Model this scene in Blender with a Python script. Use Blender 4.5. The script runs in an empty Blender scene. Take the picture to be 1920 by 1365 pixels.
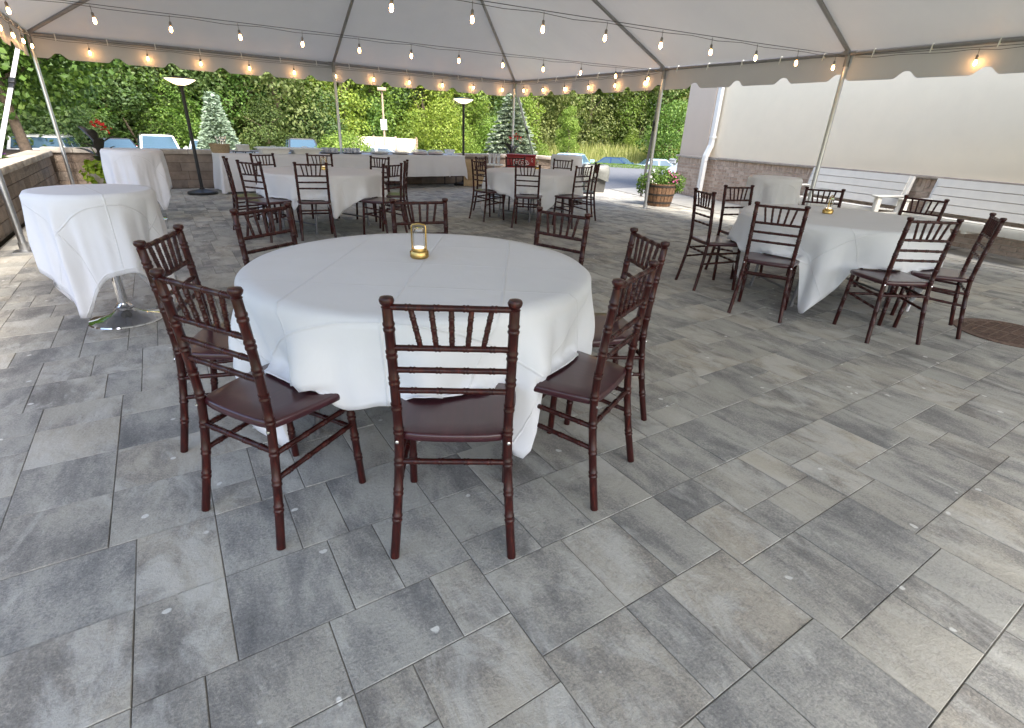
import bpy, bmesh, math, random
from mathutils import Vector, Matrix, noise as mnoise
rnd = random.Random(7)
PI = math.pi
S = bpy.context.scene
C = S.collection

# ------------------------------------------------------------------ camera, world, sun, exposure
# World axes: x runs along the patio's cross joints, y along its long joints; the eye stands at the origin, 1.334 m up.
YAW, PITCH, ROLL, EYE, FPX = math.radians(33.67), math.radians(24.57), math.radians(2.46), 1.334, 951.9
f0 = Vector((math.sin(YAW)*math.cos(PITCH), math.cos(YAW)*math.cos(PITCH), -math.sin(PITCH)))
r0 = Vector((math.cos(YAW), -math.sin(YAW), 0)); u0 = r0.cross(f0)
r1 = r0*math.cos(ROLL)+u0*math.sin(ROLL); u1 = u0*math.cos(ROLL)-r0*math.sin(ROLL)
cam = bpy.data.cameras.new('camera'); camo = bpy.data.objects.new('camera', cam); C.objects.link(camo)
camo.matrix_world = Matrix(((r1.x, u1.x, -f0.x, 0), (r1.y, u1.y, -f0.y, 0), (r1.z, u1.z, -f0.z, EYE), (0, 0, 0, 1)))
cam.sensor_width = 36; cam.lens = FPX/1920*36; cam.clip_start = .05; cam.clip_end = 600
S.camera = camo

SUN_DIR = Vector((-.02, -.65, .76)).normalized()          # towards the sun
w = bpy.data.worlds.new('World'); S.world = w; w.use_nodes = True
nt = w.node_tree; bg = nt.nodes['Background']
sky = nt.nodes.new('ShaderNodeTexSky'); sky.sky_type = 'NISHITA'; sky.sun_disc = False
sky.sun_elevation = math.asin(SUN_DIR.z); sky.sun_rotation = math.atan2(SUN_DIR.x, SUN_DIR.y)
sky.dust_density = 3.0; sky.air_density = 1.0
nt.links.new(sky.outputs[0], bg.inputs[0]); bg.inputs[1].default_value = .15
sl = bpy.data.lights.new('sun', 'SUN'); sl.energy = 2.7; sl.angle = math.radians(22); sl.color = (1, .95, .86)
so = bpy.data.objects.new('sun', sl); C.objects.link(so); so.rotation_euler = SUN_DIR.to_track_quat('Z', 'Y').to_euler()
S.view_settings.view_transform = 'Standard'; S.view_settings.look = 'None'; S.view_settings.gamma = 1
S.view_settings.use_curve_mapping = False
S.view_settings.exposure = 1.95
S.cycles.use_denoising = True
S.cycles.max_bounces = 8; S.cycles.diffuse_bounces = 4; S.cycles.transmission_bounces = 6; S.cycles.transparent_max_bounces = 8
S.cycles.sample_clamp_indirect = 6

# ------------------------------------------------------------------ material helpers
def new_mat(name):
    m = bpy.data.materials.new(name); m.use_nodes = True
    return m, m.node_tree, m.node_tree.nodes['Principled BSDF']
def N(nt, t, **kw):
    n = nt.nodes.new(t)
    for k, v in kw.items():
        if k in n.inputs.keys(): n.inputs[k].default_value = v
        else: setattr(n, k, v)
    return n
def L(nt, a, b): nt.links.new(a, b)
def ramp(nt, fac, stops):
    r = nt.nodes.new('ShaderNodeValToRGB'); e = r.color_ramp.elements
    while len(e) < len(stops): e.new(.5)
    for el, (p, c) in zip(e, stops): el.position = p; el.color = (*c, 1) if len(c) == 3 else c
    L(nt, fac, r.inputs[0]); return r
def mixc(nt, fac, a, b, mode='MIX'):
    m = nt.nodes.new('ShaderNodeMix'); m.data_type = 'RGBA'; m.blend_type = mode
    for sock, v in ((m.inputs[0], fac), (m.inputs[6], a), (m.inputs[7], b)):
        if hasattr(v, 'is_output'): L(nt, v, sock)
        elif isinstance(v, (int, float)): sock.default_value = v
        else: sock.default_value = (*v, 1)
    return m.outputs[2]
def simple(name, col, rough=.6, metal=0, var=.12, scale=14, bump=.0, spec=.5, objvar=0, coat=0, detail=5):
    m, nt, p = new_mat(name)
    tc = N(nt, 'ShaderNodeTexCoord'); no = N(nt, 'ShaderNodeTexNoise', Scale=scale, Detail=detail, Roughness=.6)
    L(nt, tc.outputs['Object'], no.inputs['Vector'])
    lo = tuple(c*(1-var) for c in col); hi = tuple(min(1, c*(1+var)) for c in col)
    r = ramp(nt, no.outputs['Fac'], [(.3, lo), (.7, hi)]); out = r.outputs[0]
    if objvar:
        oi = N(nt, 'ShaderNodeObjectInfo')
        rr = ramp(nt, oi.outputs['Random'], [(0, (1-objvar,)*3), (1, (1+objvar,)*3)])
        out = mixc(nt, 1.0, out, rr.outputs[0], 'MULTIPLY')
    L(nt, out, p.inputs['Base Color'])
    p.inputs['Roughness'].default_value = rough; p.inputs['Metallic'].default_value = metal
    p.inputs['Specular IOR Level'].default_value = spec; p.inputs['Coat Weight'].default_value = coat
    p.inputs['Coat Roughness'].default_value = .12
    if bump:
        b = N(nt, 'ShaderNodeBump', Strength=bump, Distance=.01); n2 = N(nt, 'ShaderNodeTexNoise', Scale=scale*5, Detail=4)
        L(nt, tc.outputs['Object'], n2.inputs['Vector']); L(nt, n2.outputs['Fac'], b.inputs['Height']); L(nt, b.outputs[0], p.inputs['Normal'])
    return m

def paver_mat():
    m, nt, p = new_mat('paver_concrete')
    geo = N(nt, 'ShaderNodeNewGeometry'); at = N(nt, 'ShaderNodeAttribute', attribute_name='tone')
    sep = N(nt, 'ShaderNodeSeparateColor'); L(nt, at.outputs['Color'], sep.inputs[0])
    mul = N(nt, 'ShaderNodeMath', operation='MULTIPLY'); L(nt, sep.outputs[2], mul.inputs[0]); mul.inputs[1].default_value = 60
    # stretched cloudy stains, different on every paver
    mp = N(nt, 'ShaderNodeMapping'); mp.inputs['Scale'].default_value = (1.0, .5, 1); L(nt, geo.outputs['Position'], mp.inputs['Vector'])
    n1 = N(nt, 'ShaderNodeTexNoise', noise_dimensions='4D', Scale=4.2, Detail=9, Roughness=.68, Distortion=.35)
    L(nt, mp.outputs[0], n1.inputs['Vector']); L(nt, mul.outputs[0], n1.inputs['W'])
    n2 = N(nt, 'ShaderNodeTexNoise', Scale=120, Detail=3, Roughness=.75); L(nt, geo.outputs['Position'], n2.inputs['Vector'])
    add = N(nt, 'ShaderNodeMath', operation='MULTIPLY_ADD'); L(nt, n2.outputs['Fac'], add.inputs[0]); add.inputs[1].default_value = .38; L(nt, n1.outputs['Fac'], add.inputs[2])
    sh = N(nt, 'ShaderNodeMath', operation='MULTIPLY_ADD'); L(nt, sep.outputs[0], sh.inputs[0]); sh.inputs[1].default_value = .055; L(nt, add.outputs[0], sh.inputs[2])
    r = ramp(nt, sh.outputs[0], [(.58, (.440, .420, .372)), (.69, (.375, .357, .318)), (.775, (.252, .242, .226)), (.91, (.145, .141, .137))])
    # warm tint per paver
    warm = ramp(nt, sep.outputs[1], [(.0, (.95, .98, 1.01)), (.6, (1, 1, .985)), (1, (1.06, 1.02, .96))])
    c1 = mixc(nt, 1, r.outputs[0], warm.outputs[0], 'MULTIPLY')
    # big scale tone drift
    n3 = N(nt, 'ShaderNodeTexNoise', Scale=.55, Detail=3); L(nt, geo.outputs['Position'], n3.inputs['Vector'])
    big = ramp(nt, n3.outputs['Fac'], [(.3, (.82, .82, .82)), (.7, (1.1, 1.1, 1.1))])
    c2 = mixc(nt, 1, c1, big.outputs[0], 'MULTIPLY')
    # lime bloom: pale smears on a few pavers, small chips
    n4 = N(nt, 'ShaderNodeTexNoise', noise_dimensions='4D', Scale=5.5, Detail=7, Roughness=.7, Distortion=.8)
    L(nt, mp.outputs[0], n4.inputs['Vector']); L(nt, mul.outputs[0], n4.inputs['W'])
    sh4 = N(nt, 'ShaderNodeMath', operation='MULTIPLY_ADD'); L(nt, sep.outputs[1], sh4.inputs[0]); sh4.inputs[1].default_value = .14; L(nt, n4.outputs['Fac'], sh4.inputs[2])
    bl = ramp(nt, sh4.outputs[0], [(.565, (0, 0, 0)), (.70, (.62, .62, .62))])
    c3 = mixc(nt, bl.outputs[0], c2, (.52, .515, .48))
    vo = N(nt, 'ShaderNodeTexVoronoi', Scale=6.5, Randomness=1.0); n5 = N(nt, 'ShaderNodeTexNoise', Scale=16, Detail=2)
    L(nt, geo.outputs['Position'], n5.inputs['Vector'])
    va = mixc(nt, .02, geo.outputs['Position'], n5.outputs['Color'], 'LINEAR_LIGHT'); L(nt, va, vo.inputs['Vector'])
    chip = ramp(nt, vo.outputs['Distance'], [(.065, (.85, .85, .85)), (.085, (0, 0, 0))])
    c4 = mixc(nt, chip.outputs[0], c3, (.66, .66, .63))
    L(nt, c4, p.inputs['Base Color'])
    p.inputs['Roughness'].default_value = .72; p.inputs['Specular IOR Level'].default_value = .35
    b = N(nt, 'ShaderNodeBump', Strength=.7, Distance=.008)
    n6 = N(nt, 'ShaderNodeTexNoise', Scale=38, Detail=6, Roughness=.7); L(nt, geo.outputs['Position'], n6.inputs['Vector'])
    L(nt, n6.outputs['Fac'], b.inputs['Height']); L(nt, b.outputs[0], p.inputs['Normal'])
    return m

def wood_mat():
    m, nt, p = new_mat('mahogany_lacquer')
    tc = N(nt, 'ShaderNodeTexCoord'); oi = N(nt, 'ShaderNodeObjectInfo')
    mp = N(nt, 'ShaderNodeMapping'); mp.inputs['Scale'].default_value = (30, 30, 4); L(nt, tc.outputs['Object'], mp.inputs['Vector'])
    no = N(nt, 'ShaderNodeTexNoise', noise_dimensions='4D', Scale=3, Detail=6, Roughness=.65); L(nt, mp.outputs[0], no.inputs['Vector'])
    ml = N(nt, 'ShaderNodeMath', operation='MULTIPLY'); ml.inputs[1].default_value = 40; L(nt, oi.outputs['Random'], ml.inputs[0]); L(nt, ml.outputs[0], no.inputs['W'])
    r = ramp(nt, no.outputs['Fac'], [(.30, (.014, .0032, .0030)), (.55, (.037, .0060, .0050)), (.78, (.112, .019, .010))])
    L(nt, r.outputs[0], p.inputs['Base Color']); p.inputs['Roughness'].default_value = .34
    p.inputs['Coat Weight'].default_value = .10; p.inputs['Coat Roughness'].default_value = .15; p.inputs['Specular IOR Level'].default_value = .28
    return m
def seat_mat():
    m, nt, p = new_mat('mahogany_seat')
    tc = N(nt, 'ShaderNodeTexCoord')
    mp = N(nt, 'ShaderNodeMapping'); mp.inputs['Scale'].default_value = (18, 2, 8); L(nt, tc.outputs['Object'], mp.inputs['Vector'])
    no = N(nt, 'ShaderNodeTexNoise', Scale=2.2, Detail=5, Roughness=.6); L(nt, mp.outputs[0], no.inputs['Vector'])
    r = ramp(nt, no.outputs['Fac'], [(.3, (.034, .0072, .0115)), (.7, (.056, .0105, .0165))])
    L(nt, r.outputs[0], p.inputs['Base Color']); p.inputs['Roughness'].default_value = .30
    p.inputs['Coat Weight'].default_value = .35; p.inputs['Coat Roughness'].default_value = .14
    return m
def cloth_mat(name, col, pitch):
    m, nt, p = new_mat(name)
    tc = N(nt, 'ShaderNodeTexCoord'); sx = N(nt, 'ShaderNodeAttribute', attribute_name='fold')
    sep = N(nt, 'ShaderNodeSeparateColor'); L(nt, sx.outputs['Color'], sep.inputs[0])
    hs = []
    for k in (0, 1):
        a = N(nt, 'ShaderNodeMath', operation='PINGPONG'); L(nt, sep.outputs[k], a.inputs[0]); a.inputs[1].default_value = pitch/2
        g = N(nt, 'ShaderNodeMath', operation='LESS_THAN'); mr = N(nt, 'ShaderNodeMapRange'); mr.inputs['From Min'].default_value = 0; mr.inputs['From Max'].default_value = .008
        mr.inputs['To Min'].default_value = 1; mr.inputs['To Max'].default_value = 0; mr.interpolation_type = 'SMOOTHSTEP'
        L(nt, a.outputs[0], mr.inputs['Value']); hs.append(mr.outputs[0])
    mx = N(nt, 'ShaderNodeMath', operation='MAXIMUM'); L(nt, hs[0], mx.inputs[0]); L(nt, hs[1], mx.inputs[1])
    no = N(nt, 'ShaderNodeTexNoise', Scale=5, Detail=4, Distortion=.6); L(nt, tc.outputs['Object'], no.inputs['Vector'])
    ad = N(nt, 'ShaderNodeMath', operation='MULTIPLY_ADD'); L(nt, no.outputs['Fac'], ad.inputs[0]); ad.inputs[1].default_value = 1.6; L(nt, mx.outputs[0], ad.inputs[2])
    b = N(nt, 'ShaderNodeBump', Strength=.55, Distance=.006); L(nt, ad.outputs[0], b.inputs['Height']); L(nt, b.outputs[0], p.inputs['Normal'])
    r = ramp(nt, no.outputs['Fac'], [(.3, tuple(c*.97 for c in col)), (.7, col)])
    L(nt, r.outputs[0], p.inputs['Base Color']); p.inputs['Roughness'].default_value = .8; p.inputs['Specular IOR Level'].default_value = .2
    tr = N(nt, 'ShaderNodeBsdfTranslucent'); tr.inputs['Color'].default_value = (*col, 1)
    ms = N(nt, 'ShaderNodeMixShader'); ms.inputs[0].default_value = .18
    L(nt, p.outputs[0], ms.inputs[1]); L(nt, tr.outputs[0], ms.inputs[2]); L(nt, ms.outputs[0], nt.nodes['Material Output'].inputs[0])
    return m
def canvas_mat():
    m, nt, p = new_mat('tent_vinyl')
    tc = N(nt, 'ShaderNodeTexCoord'); no = N(nt, 'ShaderNodeTexNoise', Scale=1.1, Detail=5, Roughness=.55); L(nt, tc.outputs['Object'], no.inputs['Vector'])
    r = ramp(nt, no.outputs['Fac'], [(.3, (.57, .57, .59)), (.7, (.62, .62, .635))])
    L(nt, r.outputs[0], p.inputs['Base Color']); p.inputs['Roughness'].default_value = .5; p.inputs['Specular IOR Level'].default_value = .3
    mp = N(nt, 'ShaderNodeMapping'); mp.inputs['Scale'].default_value = (1, 3, 1); L(nt, tc.outputs['Object'], mp.inputs['Vector'])
    nb = N(nt, 'ShaderNodeTexNoise', Scale=1.6, Detail=4, Distortion=1.0); L(nt, mp.outputs[0], nb.inputs['Vector'])
    b = N(nt, 'ShaderNodeBump', Strength=.25, Distance=.04); L(nt, nb.outputs['Fac'], b.inputs['Height']); L(nt, b.outputs[0], p.inputs['Normal'])
    tr = N(nt, 'ShaderNodeBsdfTranslucent'); tr.inputs['Color'].default_value = (.62, .63, .66, 1)
    ms = N(nt, 'ShaderNodeMixShader'); ms.inputs[0].default_value = .07
    L(nt, p.outputs[0], ms.inputs[1]); L(nt, tr.outputs[0], ms.inputs[2]); L(nt, ms.outputs[0], nt.nodes['Material Output'].inputs[0])
    return m
def leaf_mat(name, c0, c1, c2, trans=.35, rough=.55):
    m, nt, p = new_mat(name)
    g = N(nt, 'ShaderNodeNewGeometry'); oi = N(nt, 'ShaderNodeObjectInfo')
    r = ramp(nt, g.outputs['Random Per Island'], [(0, c0), (.55, c1), (1, c2)])
    rr = ramp(nt, oi.outputs['Random'], [(0, (.80, .90, .85)), (.5, (1, 1, 1)), (1, (1.18, 1.06, .9))])
    c = mixc(nt, 1, r.outputs[0], rr.outputs[0], 'MULTIPLY')
    L(nt, c, p.inputs['Base Color']); p.inputs['Roughness'].default_value = rough; p.inputs['Specular IOR Level'].default_value = .35
    tr = N(nt, 'ShaderNodeBsdfTranslucent'); c3 = mixc(nt, 1, c, (1.25, 1.2, .6), 'MULTIPLY'); L(nt, c3, tr.inputs['Color'])
    ms = N(nt, 'ShaderNodeMixShader'); ms.inputs[0].default_value = trans
    L(nt, p.outputs[0], ms.inputs[1]); L(nt, tr.outputs[0], ms.inputs[2]); L(nt, ms.outputs[0], nt.nodes['Material Output'].inputs[0])
    return m
def emit_mat(name, col, strength):
    m, nt, p = new_mat(name)
    p.inputs['Base Color'].default_value = (*col, 1); p.inputs['Emission Color'].default_value = (*col, 1); p.inputs['Emission Strength'].default_value = strength
    return m
def glass_mat(name, col=(1, 1, 1), rough=.03):
    m, nt, p = new_mat(name)
    p.inputs['Base Color'].default_value = (*col, 1); p.inputs['Roughness'].default_value = rough; p.inputs['Transmission Weight'].default_value = 1; p.inputs['IOR'].default_value = 1.25
    return m
def plastic_mat():
    m, nt, p = new_mat('clear_plastic')
    p.inputs['Base Color'].default_value = (.82, .85, .90, 1); p.inputs['Roughness'].default_value = .2; p.inputs['Alpha'].default_value = .45
    return m
def island_mat(name, stops, rough=.85, bump=.6, scale=30, joint=None):
    m, nt, p = new_mat(name)
    g = N(nt, 'ShaderNodeNewGeometry'); oi = N(nt, 'ShaderNodeObjectInfo')
    ad = N(nt, 'ShaderNodeMath', operation='ADD'); fr = N(nt, 'ShaderNodeMath', operation='FRACT')
    L(nt, g.outputs['Random Per Island'], ad.inputs[0]); L(nt, oi.outputs['Random'], ad.inputs[1]); L(nt, ad.outputs[0], fr.inputs[0])
    r = ramp(nt, fr.outputs[0], stops)
    no = N(nt, 'ShaderNodeTexNoise', Scale=scale*.25, Detail=6, Roughness=.65); L(nt, g.outputs['Position'], no.inputs['Vector'])
    v = ramp(nt, no.outputs['Fac'], [(.3, (.72, .72, .72)), (.7, (1.18, 1.18, 1.18))])
    L(nt, mixc(nt, 1, r.outputs[0], v.outputs[0], 'MULTIPLY'), p.inputs['Base Color']); p.inputs['Roughness'].default_value = rough
    n2 = N(nt, 'ShaderNodeTexNoise', Scale=scale, Detail=5, Roughness=.65); L(nt, g.outputs['Position'], n2.inputs['Vector'])
    b = N(nt, 'ShaderNodeBump', Strength=bump, Distance=.02); L(nt, n2.outputs['Fac'], b.inputs['Height']); L(nt, b.outputs[0], p.inputs['Normal'])
    return m

M = dict(
    paver=paver_mat(), wood=wood_mat(), seat=seat_mat(), canvas=canvas_mat(),
    cloth=cloth_mat('white_linen', (.85, .85, .875), .40),
    sand=simple('joint_sand', (.13, .12, .105), .95, var=.3, scale=40),
    concrete=simple('concrete_walk', (.29, .28, .255), .85, var=.10, scale=5, bump=.2),
    asphalt=simple('asphalt', (.115, .118, .128), .9, var=.22, scale=30, bump=.4),
    grass=simple('lawn', (.085, .13, .03), .95, var=.4, scale=3, bump=.5),
    soil=simple('mulch', (.06, .04, .028), .95, var=.4, scale=30, bump=.8),
    stone=island_mat('split_face_block', [(0, (.17, .125, .092)), (.35, (.245, .19, .15)), (.7, (.285, .225, .175)), (1, (.20, .165, .14))], scale=22, bump=1.0),
    capstone=island_mat('cap_stone', [(0, (.36, .31, .26)), (1, (.46, .41, .35))], scale=26, bump=.4),
    brick=island_mat('tan_brick', [(0, (.40, .30, .235)), (.5, (.47, .37, .30)), (1, (.54, .44, .365))], scale=60, bump=.3),
    mortar=simple('mortar', (.58, .54, .47), .95, var=.1, scale=40),
    stucco=simple('cream_stucco', (.82, .735, .575), .9, var=.02, scale=3, bump=.12),
    stucco2=simple('tan_stucco', (.56, .475, .395), .9, var=.02, scale=3, bump=.12),
    white=simple('white_paint', (.78, .78, .75), .45, var=.03, scale=8),
    bench=simple('bench_white', (.62, .61, .57), .5, var=.04, scale=9),
    alu=simple('brushed_aluminium', (.62, .63, .65), .34, metal=1, var=.06, scale=20),
    chrome=simple('chrome', (.82, .82, .83), .06, metal=1, var=.01),
    black=simple('black_paint', (.012, .012, .014), .42, var=.1),
    iron=simple('rusted_iron', (.14, .088, .065), .75, var=.4, scale=26, bump=.5),
    tubegrey=simple('grey_tube', (.20, .20, .21), .4, metal=.6, var=.1),
    frame=simple('frame_tube', (.30, .30, .31), .5, metal=.7, var=.08), web=simple('grey_webbing', (.42, .43, .44), .8, var=.15, scale=50),
    brass=simple('brass', (.50, .34, .12), .26, metal=1, var=.08, scale=30),
    glass=glass_mat('clear_glass'), candle=emit_mat('candle_diffuser', (1, .93, .80), .35),
    bulb=emit_mat('lit_bulb', (1, .50, .17), 15), heat=emit_mat('lit_lamp_bowl', (1, .80, .52), 1.0),
    tabletop=simple('plastic_tabletop', (.52, .51, .48), .5, var=.05),
    trunk=simple('bark', (.17, .125, .09), .95, var=.35, scale=18, bump=1.0),
    woodpale=simple('pale_pine', (.52, .38, .22), .7, var=.15, scale=6),
    barrel=simple('barrel_oak', (.155, .085, .045), .75, var=.35, scale=14, bump=.5, objvar=.25),
    band=simple('barrel_hoop', (.045, .038, .034), .6, metal=.5, var=.3, scale=30),
    red=simple('red_enamel', (.30, .016, .018), .38, var=.06), redbloom=simple('red_petal', (.62, .028, .02), .6, var=.2, scale=40),
    pink=simple('pink_petal', (.56, .10, .30), .6, var=.35, scale=30), violet=simple('violet_petal', (.22, .05, .30), .6, var=.4, scale=30),
    whitep=simple('white_petal', (.72, .70, .66), .6, var=.1), bin=simple('grey_bin_plastic', (.075, .075, .072), .6, var=.15),
    liner=simple('grey_liner', (.13, .135, .125), .5, var=.2, scale=9, bump=.5), wicker=simple('wicker', (.42, .32, .19), .8, var=.35, scale=70, bump=.8),
    steel=simple('steel_cutlery', (.7, .7, .72), .2, metal=1, var=.05), plastic=plastic_mat(),
    fruit=simple('cut_fruit', (.40, .055, .045), .5, var=.5, scale=60), food=simple('mixed_food', (.30, .20, .10), .7, var=.6, scale=60),
    beige=simple('beige_panel', (.70, .62, .46), .85, var=.04, scale=6), post=simple('wood_pole', (.36, .26, .19), .85, var=.15),
    glasscar=simple('car_glass', (.05, .09, .13), .08, var=.05, spec=.3), tyre=simple('tyre', (.02, .02, .02), .9, var=.2),
    carwhite=simple('car_paint_white', (.76, .76, .76), .25, var=.01, coat=1), carblack=simple('car_paint_black', (.02, .021, .025), .25, var=.01, coat=1),
    carnavy=simple('car_paint_navy', (.02, .05, .13), .25, var=.01, coat=1), carblue=simple('car_paint_pale_blue', (.36, .50, .60), .25, var=.01, coat=1),
    carsilver=simple('car_paint_silver', (.48, .50, .52), .28, metal=.4, var=.01, coat=1), carred=simple('tail_light', (.45, .03, .02), .25, var=.1),
    headl=simple('head_light', (.75, .76, .78), .15, var=.1),
    leafA=leaf_mat('leaf_mid', (.055, .112, .020), (.100, .185, .032), (.175, .270, .055)),
    leafB=leaf_mat('leaf_olive', (.085, .110, .030), (.150, .175, .050), (.230, .245, .085)),
    leafC=leaf_mat('leaf_yellow', (.100, .165, .022), (.165, .250, .036), (.245, .320, .065)),
    leafD=leaf_mat('leaf_deep', (.040, .075, .022), (.080, .135, .038), (.135, .195, .064)),
    leafS=leaf_mat('needle_silver', (.21, .27, .20), (.30, .36, .275), (.41, .46, .38), .15),
    leafS2=leaf_mat('needle_blue', (.10, .15, .115), (.175, .235, .19), (.28, .345, .285), .15),
    dryg=leaf_mat('dry_grass', (.17, .22, .06), (.26, .30, .10), (.38, .38, .18)),
    lime=leaf_mat('leaf_lime', (.20, .28, .02), (.30, .38, .03), (.38, .44, .06)),
    canna=simple('canna_leaf', (.045, .040, .036), .4, var=.5, scale=6), stem=simple('plant_stem', (.12, .17, .05), .7, var=.2),
    socket=simple('grey_socket', (.22, .21, .20), .6, var=.1), cable=simple('cable', (.055, .055, .055), .7, var=.1),
)

# ------------------------------------------------------------------ mesh helpers
def finish(bm, name, m, smooth=True, ang=38):
    me = bpy.data.meshes.new(name)
    if smooth:
        for f in bm.faces: f.smooth = True
        ca = math.radians(ang)
        for e in bm.edges:
            if len(e.link_faces) == 2 and e.link_faces[0].normal.length and e.link_faces[1].normal.length:
                if e.calc_face_angle(0) > ca: e.smooth = False
    bm.to_mesh(me); bm.free()
    if m is not None: me.materials.append(m)
    return me
def link(name, me, parent=None, loc=(0, 0, 0), rotz=0):
    o = bpy.data.objects.new(name, me); C.objects.link(o)
    o.location = loc; o.rotation_euler = (0, 0, rotz)
    if parent is not None: o.parent = parent
    return o
def obj(name, bm, m, parent=None, loc=(0, 0, 0), rotz=0, smooth=True, ang=38):
    bm.normal_update()
    return link(name, finish(bm, name, m, smooth, ang), parent, loc, rotz)
def tag(o, label, cat, group=None, kind=None):
    o['label'] = label; o['category'] = cat
    if group: o['group'] = group
    if kind: o['kind'] = kind
    return o
def thing(name, label, cat, loc=(0, 0, 0), rotz=0, group=None):
    o = bpy.data.objects.new(name, None); C.objects.link(o); o.empty_display_size = .1
    o.location = loc; o.rotation_euler = (0, 0, rotz)
    return tag(o, label, cat, group)
def struct(o): o['kind'] = 'structure'; return o
def B(): return bmesh.new()
def box(bm, lo, hi, mat=None, bev=0):
    r = bmesh.ops.create_cube(bm, size=1)
    lo = Vector(lo); hi = Vector(hi); c = (lo+hi)/2; s = hi-lo
    for v in r['verts']:
        v.co = Vector((v.co.x*s.x, v.co.y*s.y, v.co.z*s.z))+c
    if bev:
        es = list({e for v in r['verts'] for e in v.link_edges})
        rr = bmesh.ops.bevel(bm, geom=es, offset=bev, segments=2, affect='EDGES', profile=.5)
        if mat is not None:
            for v in {v for f in rr['faces'] for v in f.verts} | {v for v in r['verts'] if v.is_valid}: v.co = mat @ v.co
        return
    if mat is not None:
        for v in r['verts']: v.co = mat @ v.co
def tube(bm, pts, rads, seg=8, cap=True):
    """A tube through pts; rads is one radius or one per point."""
    pts = [Vector(p) for p in pts]
    if not hasattr(rads, '__len__'): rads = [rads]*len(pts)
    rings = []; up = Vector((0, 0, 1)); pn = None
    for i, p in enumerate(pts):
        t = (pts[min(i+1, len(pts)-1)]-pts[max(i-1, 0)]).normalized()
        if pn is None:
            a = up if abs(t.z) < .9 else Vector((1, 0, 0)); n = (a-t*a.dot(t)).normalized()
        else: n = (pn-t*pn.dot(t)).normalized()
        pn = n; b = t.cross(n)
        rings.append([bm.verts.new(p+(n*math.cos(2*PI*k/seg)+b*math.sin(2*PI*k/seg))*rads[i]) for k in range(seg)])
    for a, b in zip(rings, rings[1:]):
        for k in range(seg): bm.faces.new((a[k], a[(k+1) % seg], b[(k+1) % seg], b[k]))
    if cap:
        bm.faces.new(rings[0][::-1]); bm.faces.new(rings[-1])
def lathe(bm, prof, seg=24, c=(0, 0, 0), cap=True):
    """prof = [(r, z)] from bottom to top."""
    rings = []
    for r, z in prof:
        rings.append([bm.verts.new((c[0]+r*math.cos(2*PI*k/seg), c[1]+r*math.sin(2*PI*k/seg), c[2]+z)) for k in range(seg)])
    for a, b in zip(rings, rings[1:]):
        for k in range(seg): bm.faces.new((a[k], a[(k+1) % seg], b[(k+1) % seg], b[k]))
    if cap:
        bm.faces.new(rings[0][::-1]); bm.faces.new(rings[-1])
def poly_prism(bm, pts, z0, z1):
    lo = [bm.verts.new((*p, z0)) for p in pts]; hi = [bm.verts.new((*p, z1)) for p in pts]
    n = len(pts); bm.faces.new(lo[::-1]); bm.faces.new(hi)
    for i in range(n): bm.faces.new((lo[i], lo[(i+1) % n], hi[(i+1) % n], hi[i]))
def bamboo(p0, p1, r, nodes, taper=0, mid=None):
    """points and radii of a turned bamboo-style rod: double ring at each node (0..1)."""
    P = [Vector(p) for p in (mid if mid else [p0, p1])]
    segs = [(P[i+1]-P[i]).length for i in range(len(P)-1)]; tot = sum(segs)
    def at(s):
        s = max(0, min(tot, s))
        # Catmull-Rom through P
        acc = 0
        for i, l in enumerate(segs):
            if s <= acc+l+1e-9: break
            acc += l
        t = (s-acc)/l; a, b = P[i], P[i+1]; z0 = P[i-1] if i else a*2-b; z1 = P[i+2] if i+2 < len(P) else b*2-a
        return .5*((2*a)+(b-z0)*t+(2*z0-5*a+4*b-z1)*t*t+(3*a-z0-3*b+z1)*t**3)
    st = [(0, 1), (tot, 1)]
    if mid:
        k = 14
        st += [(tot*i/k, 1) for i in range(1, k)]
    q = r*.55
    for nd in nodes:
        c = nd*tot
        st += [(c+d*q/.55*1.0, f) for d, f in ((-1.0, 1.0), (-.72, 1.16), (-.40, 1.16), (-.18, 1.03), (.18, 1.03), (.40, 1.16), (.72, 1.16), (1.0, 1.0))]
    st = sorted(x for x in st if 0 <= x[0] <= tot)
    out = []
    for s, f in st:
        if out and s-out[-1][0] < 1e-4: continue
        out.append((s, f))
    return [at(s) for s, f in out], [r*f*(1+taper*(s/tot)) for s, f in out]

# ------------------------------------------------------------------ ground
def smooth(a, b, x):
    t = max(0, min(1, (x-a)/(b-a))); return t*t*(3-2*t)
def ground_z(x, y):
    d = math.hypot(x, y)
    zr = -.045-1.75*smooth(28.5, 46, d)+1.7*smooth(50, 58, d)
    zl = -1.10
    wr = smooth(9.2, 12.5, x)
    inside = (1-smooth(12.9, 14.2, y))*smooth(-3.2, -2.2, x)     # the terrace itself
    z = zl*(1-wr)+zr*wr
    return z*(1-inside)+(-.06)*inside
bm = B(); xs = [-60+i*2 for i in range(20)]+[-20+i*.8 for i in range(64)]+[32+i*3 for i in range(30)]
ys = [-30+i*3 for i in range(8)]+[-6+i*.8 for i in range(62)]+[44+i*3 for i in range(30)]
gv = [[bm.verts.new((x, y, ground_z(x, y))) for x in xs] for y in ys]
for j in range(len(ys)-1):
    for i in range(len(xs)-1): bm.faces.new((gv[j][i], gv[j][i+1], gv[j+1][i+1], gv[j+1][i]))
struct(obj('ground', bm, M['grass'], ang=180))
bm = B(); g = [[None]*13 for _ in range(9)]
lot = struct(obj('parking_lot', (lambda b: (poly_prism(b, [(-16, 17.5), (9.0, 17.5), (9.0, 37), (-16, 37)], -1.16, -1.075), b)[1])(B()), M['asphalt'], smooth=False)); bm.free()
bm = B()   # the drive beyond the terrace on the right
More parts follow.
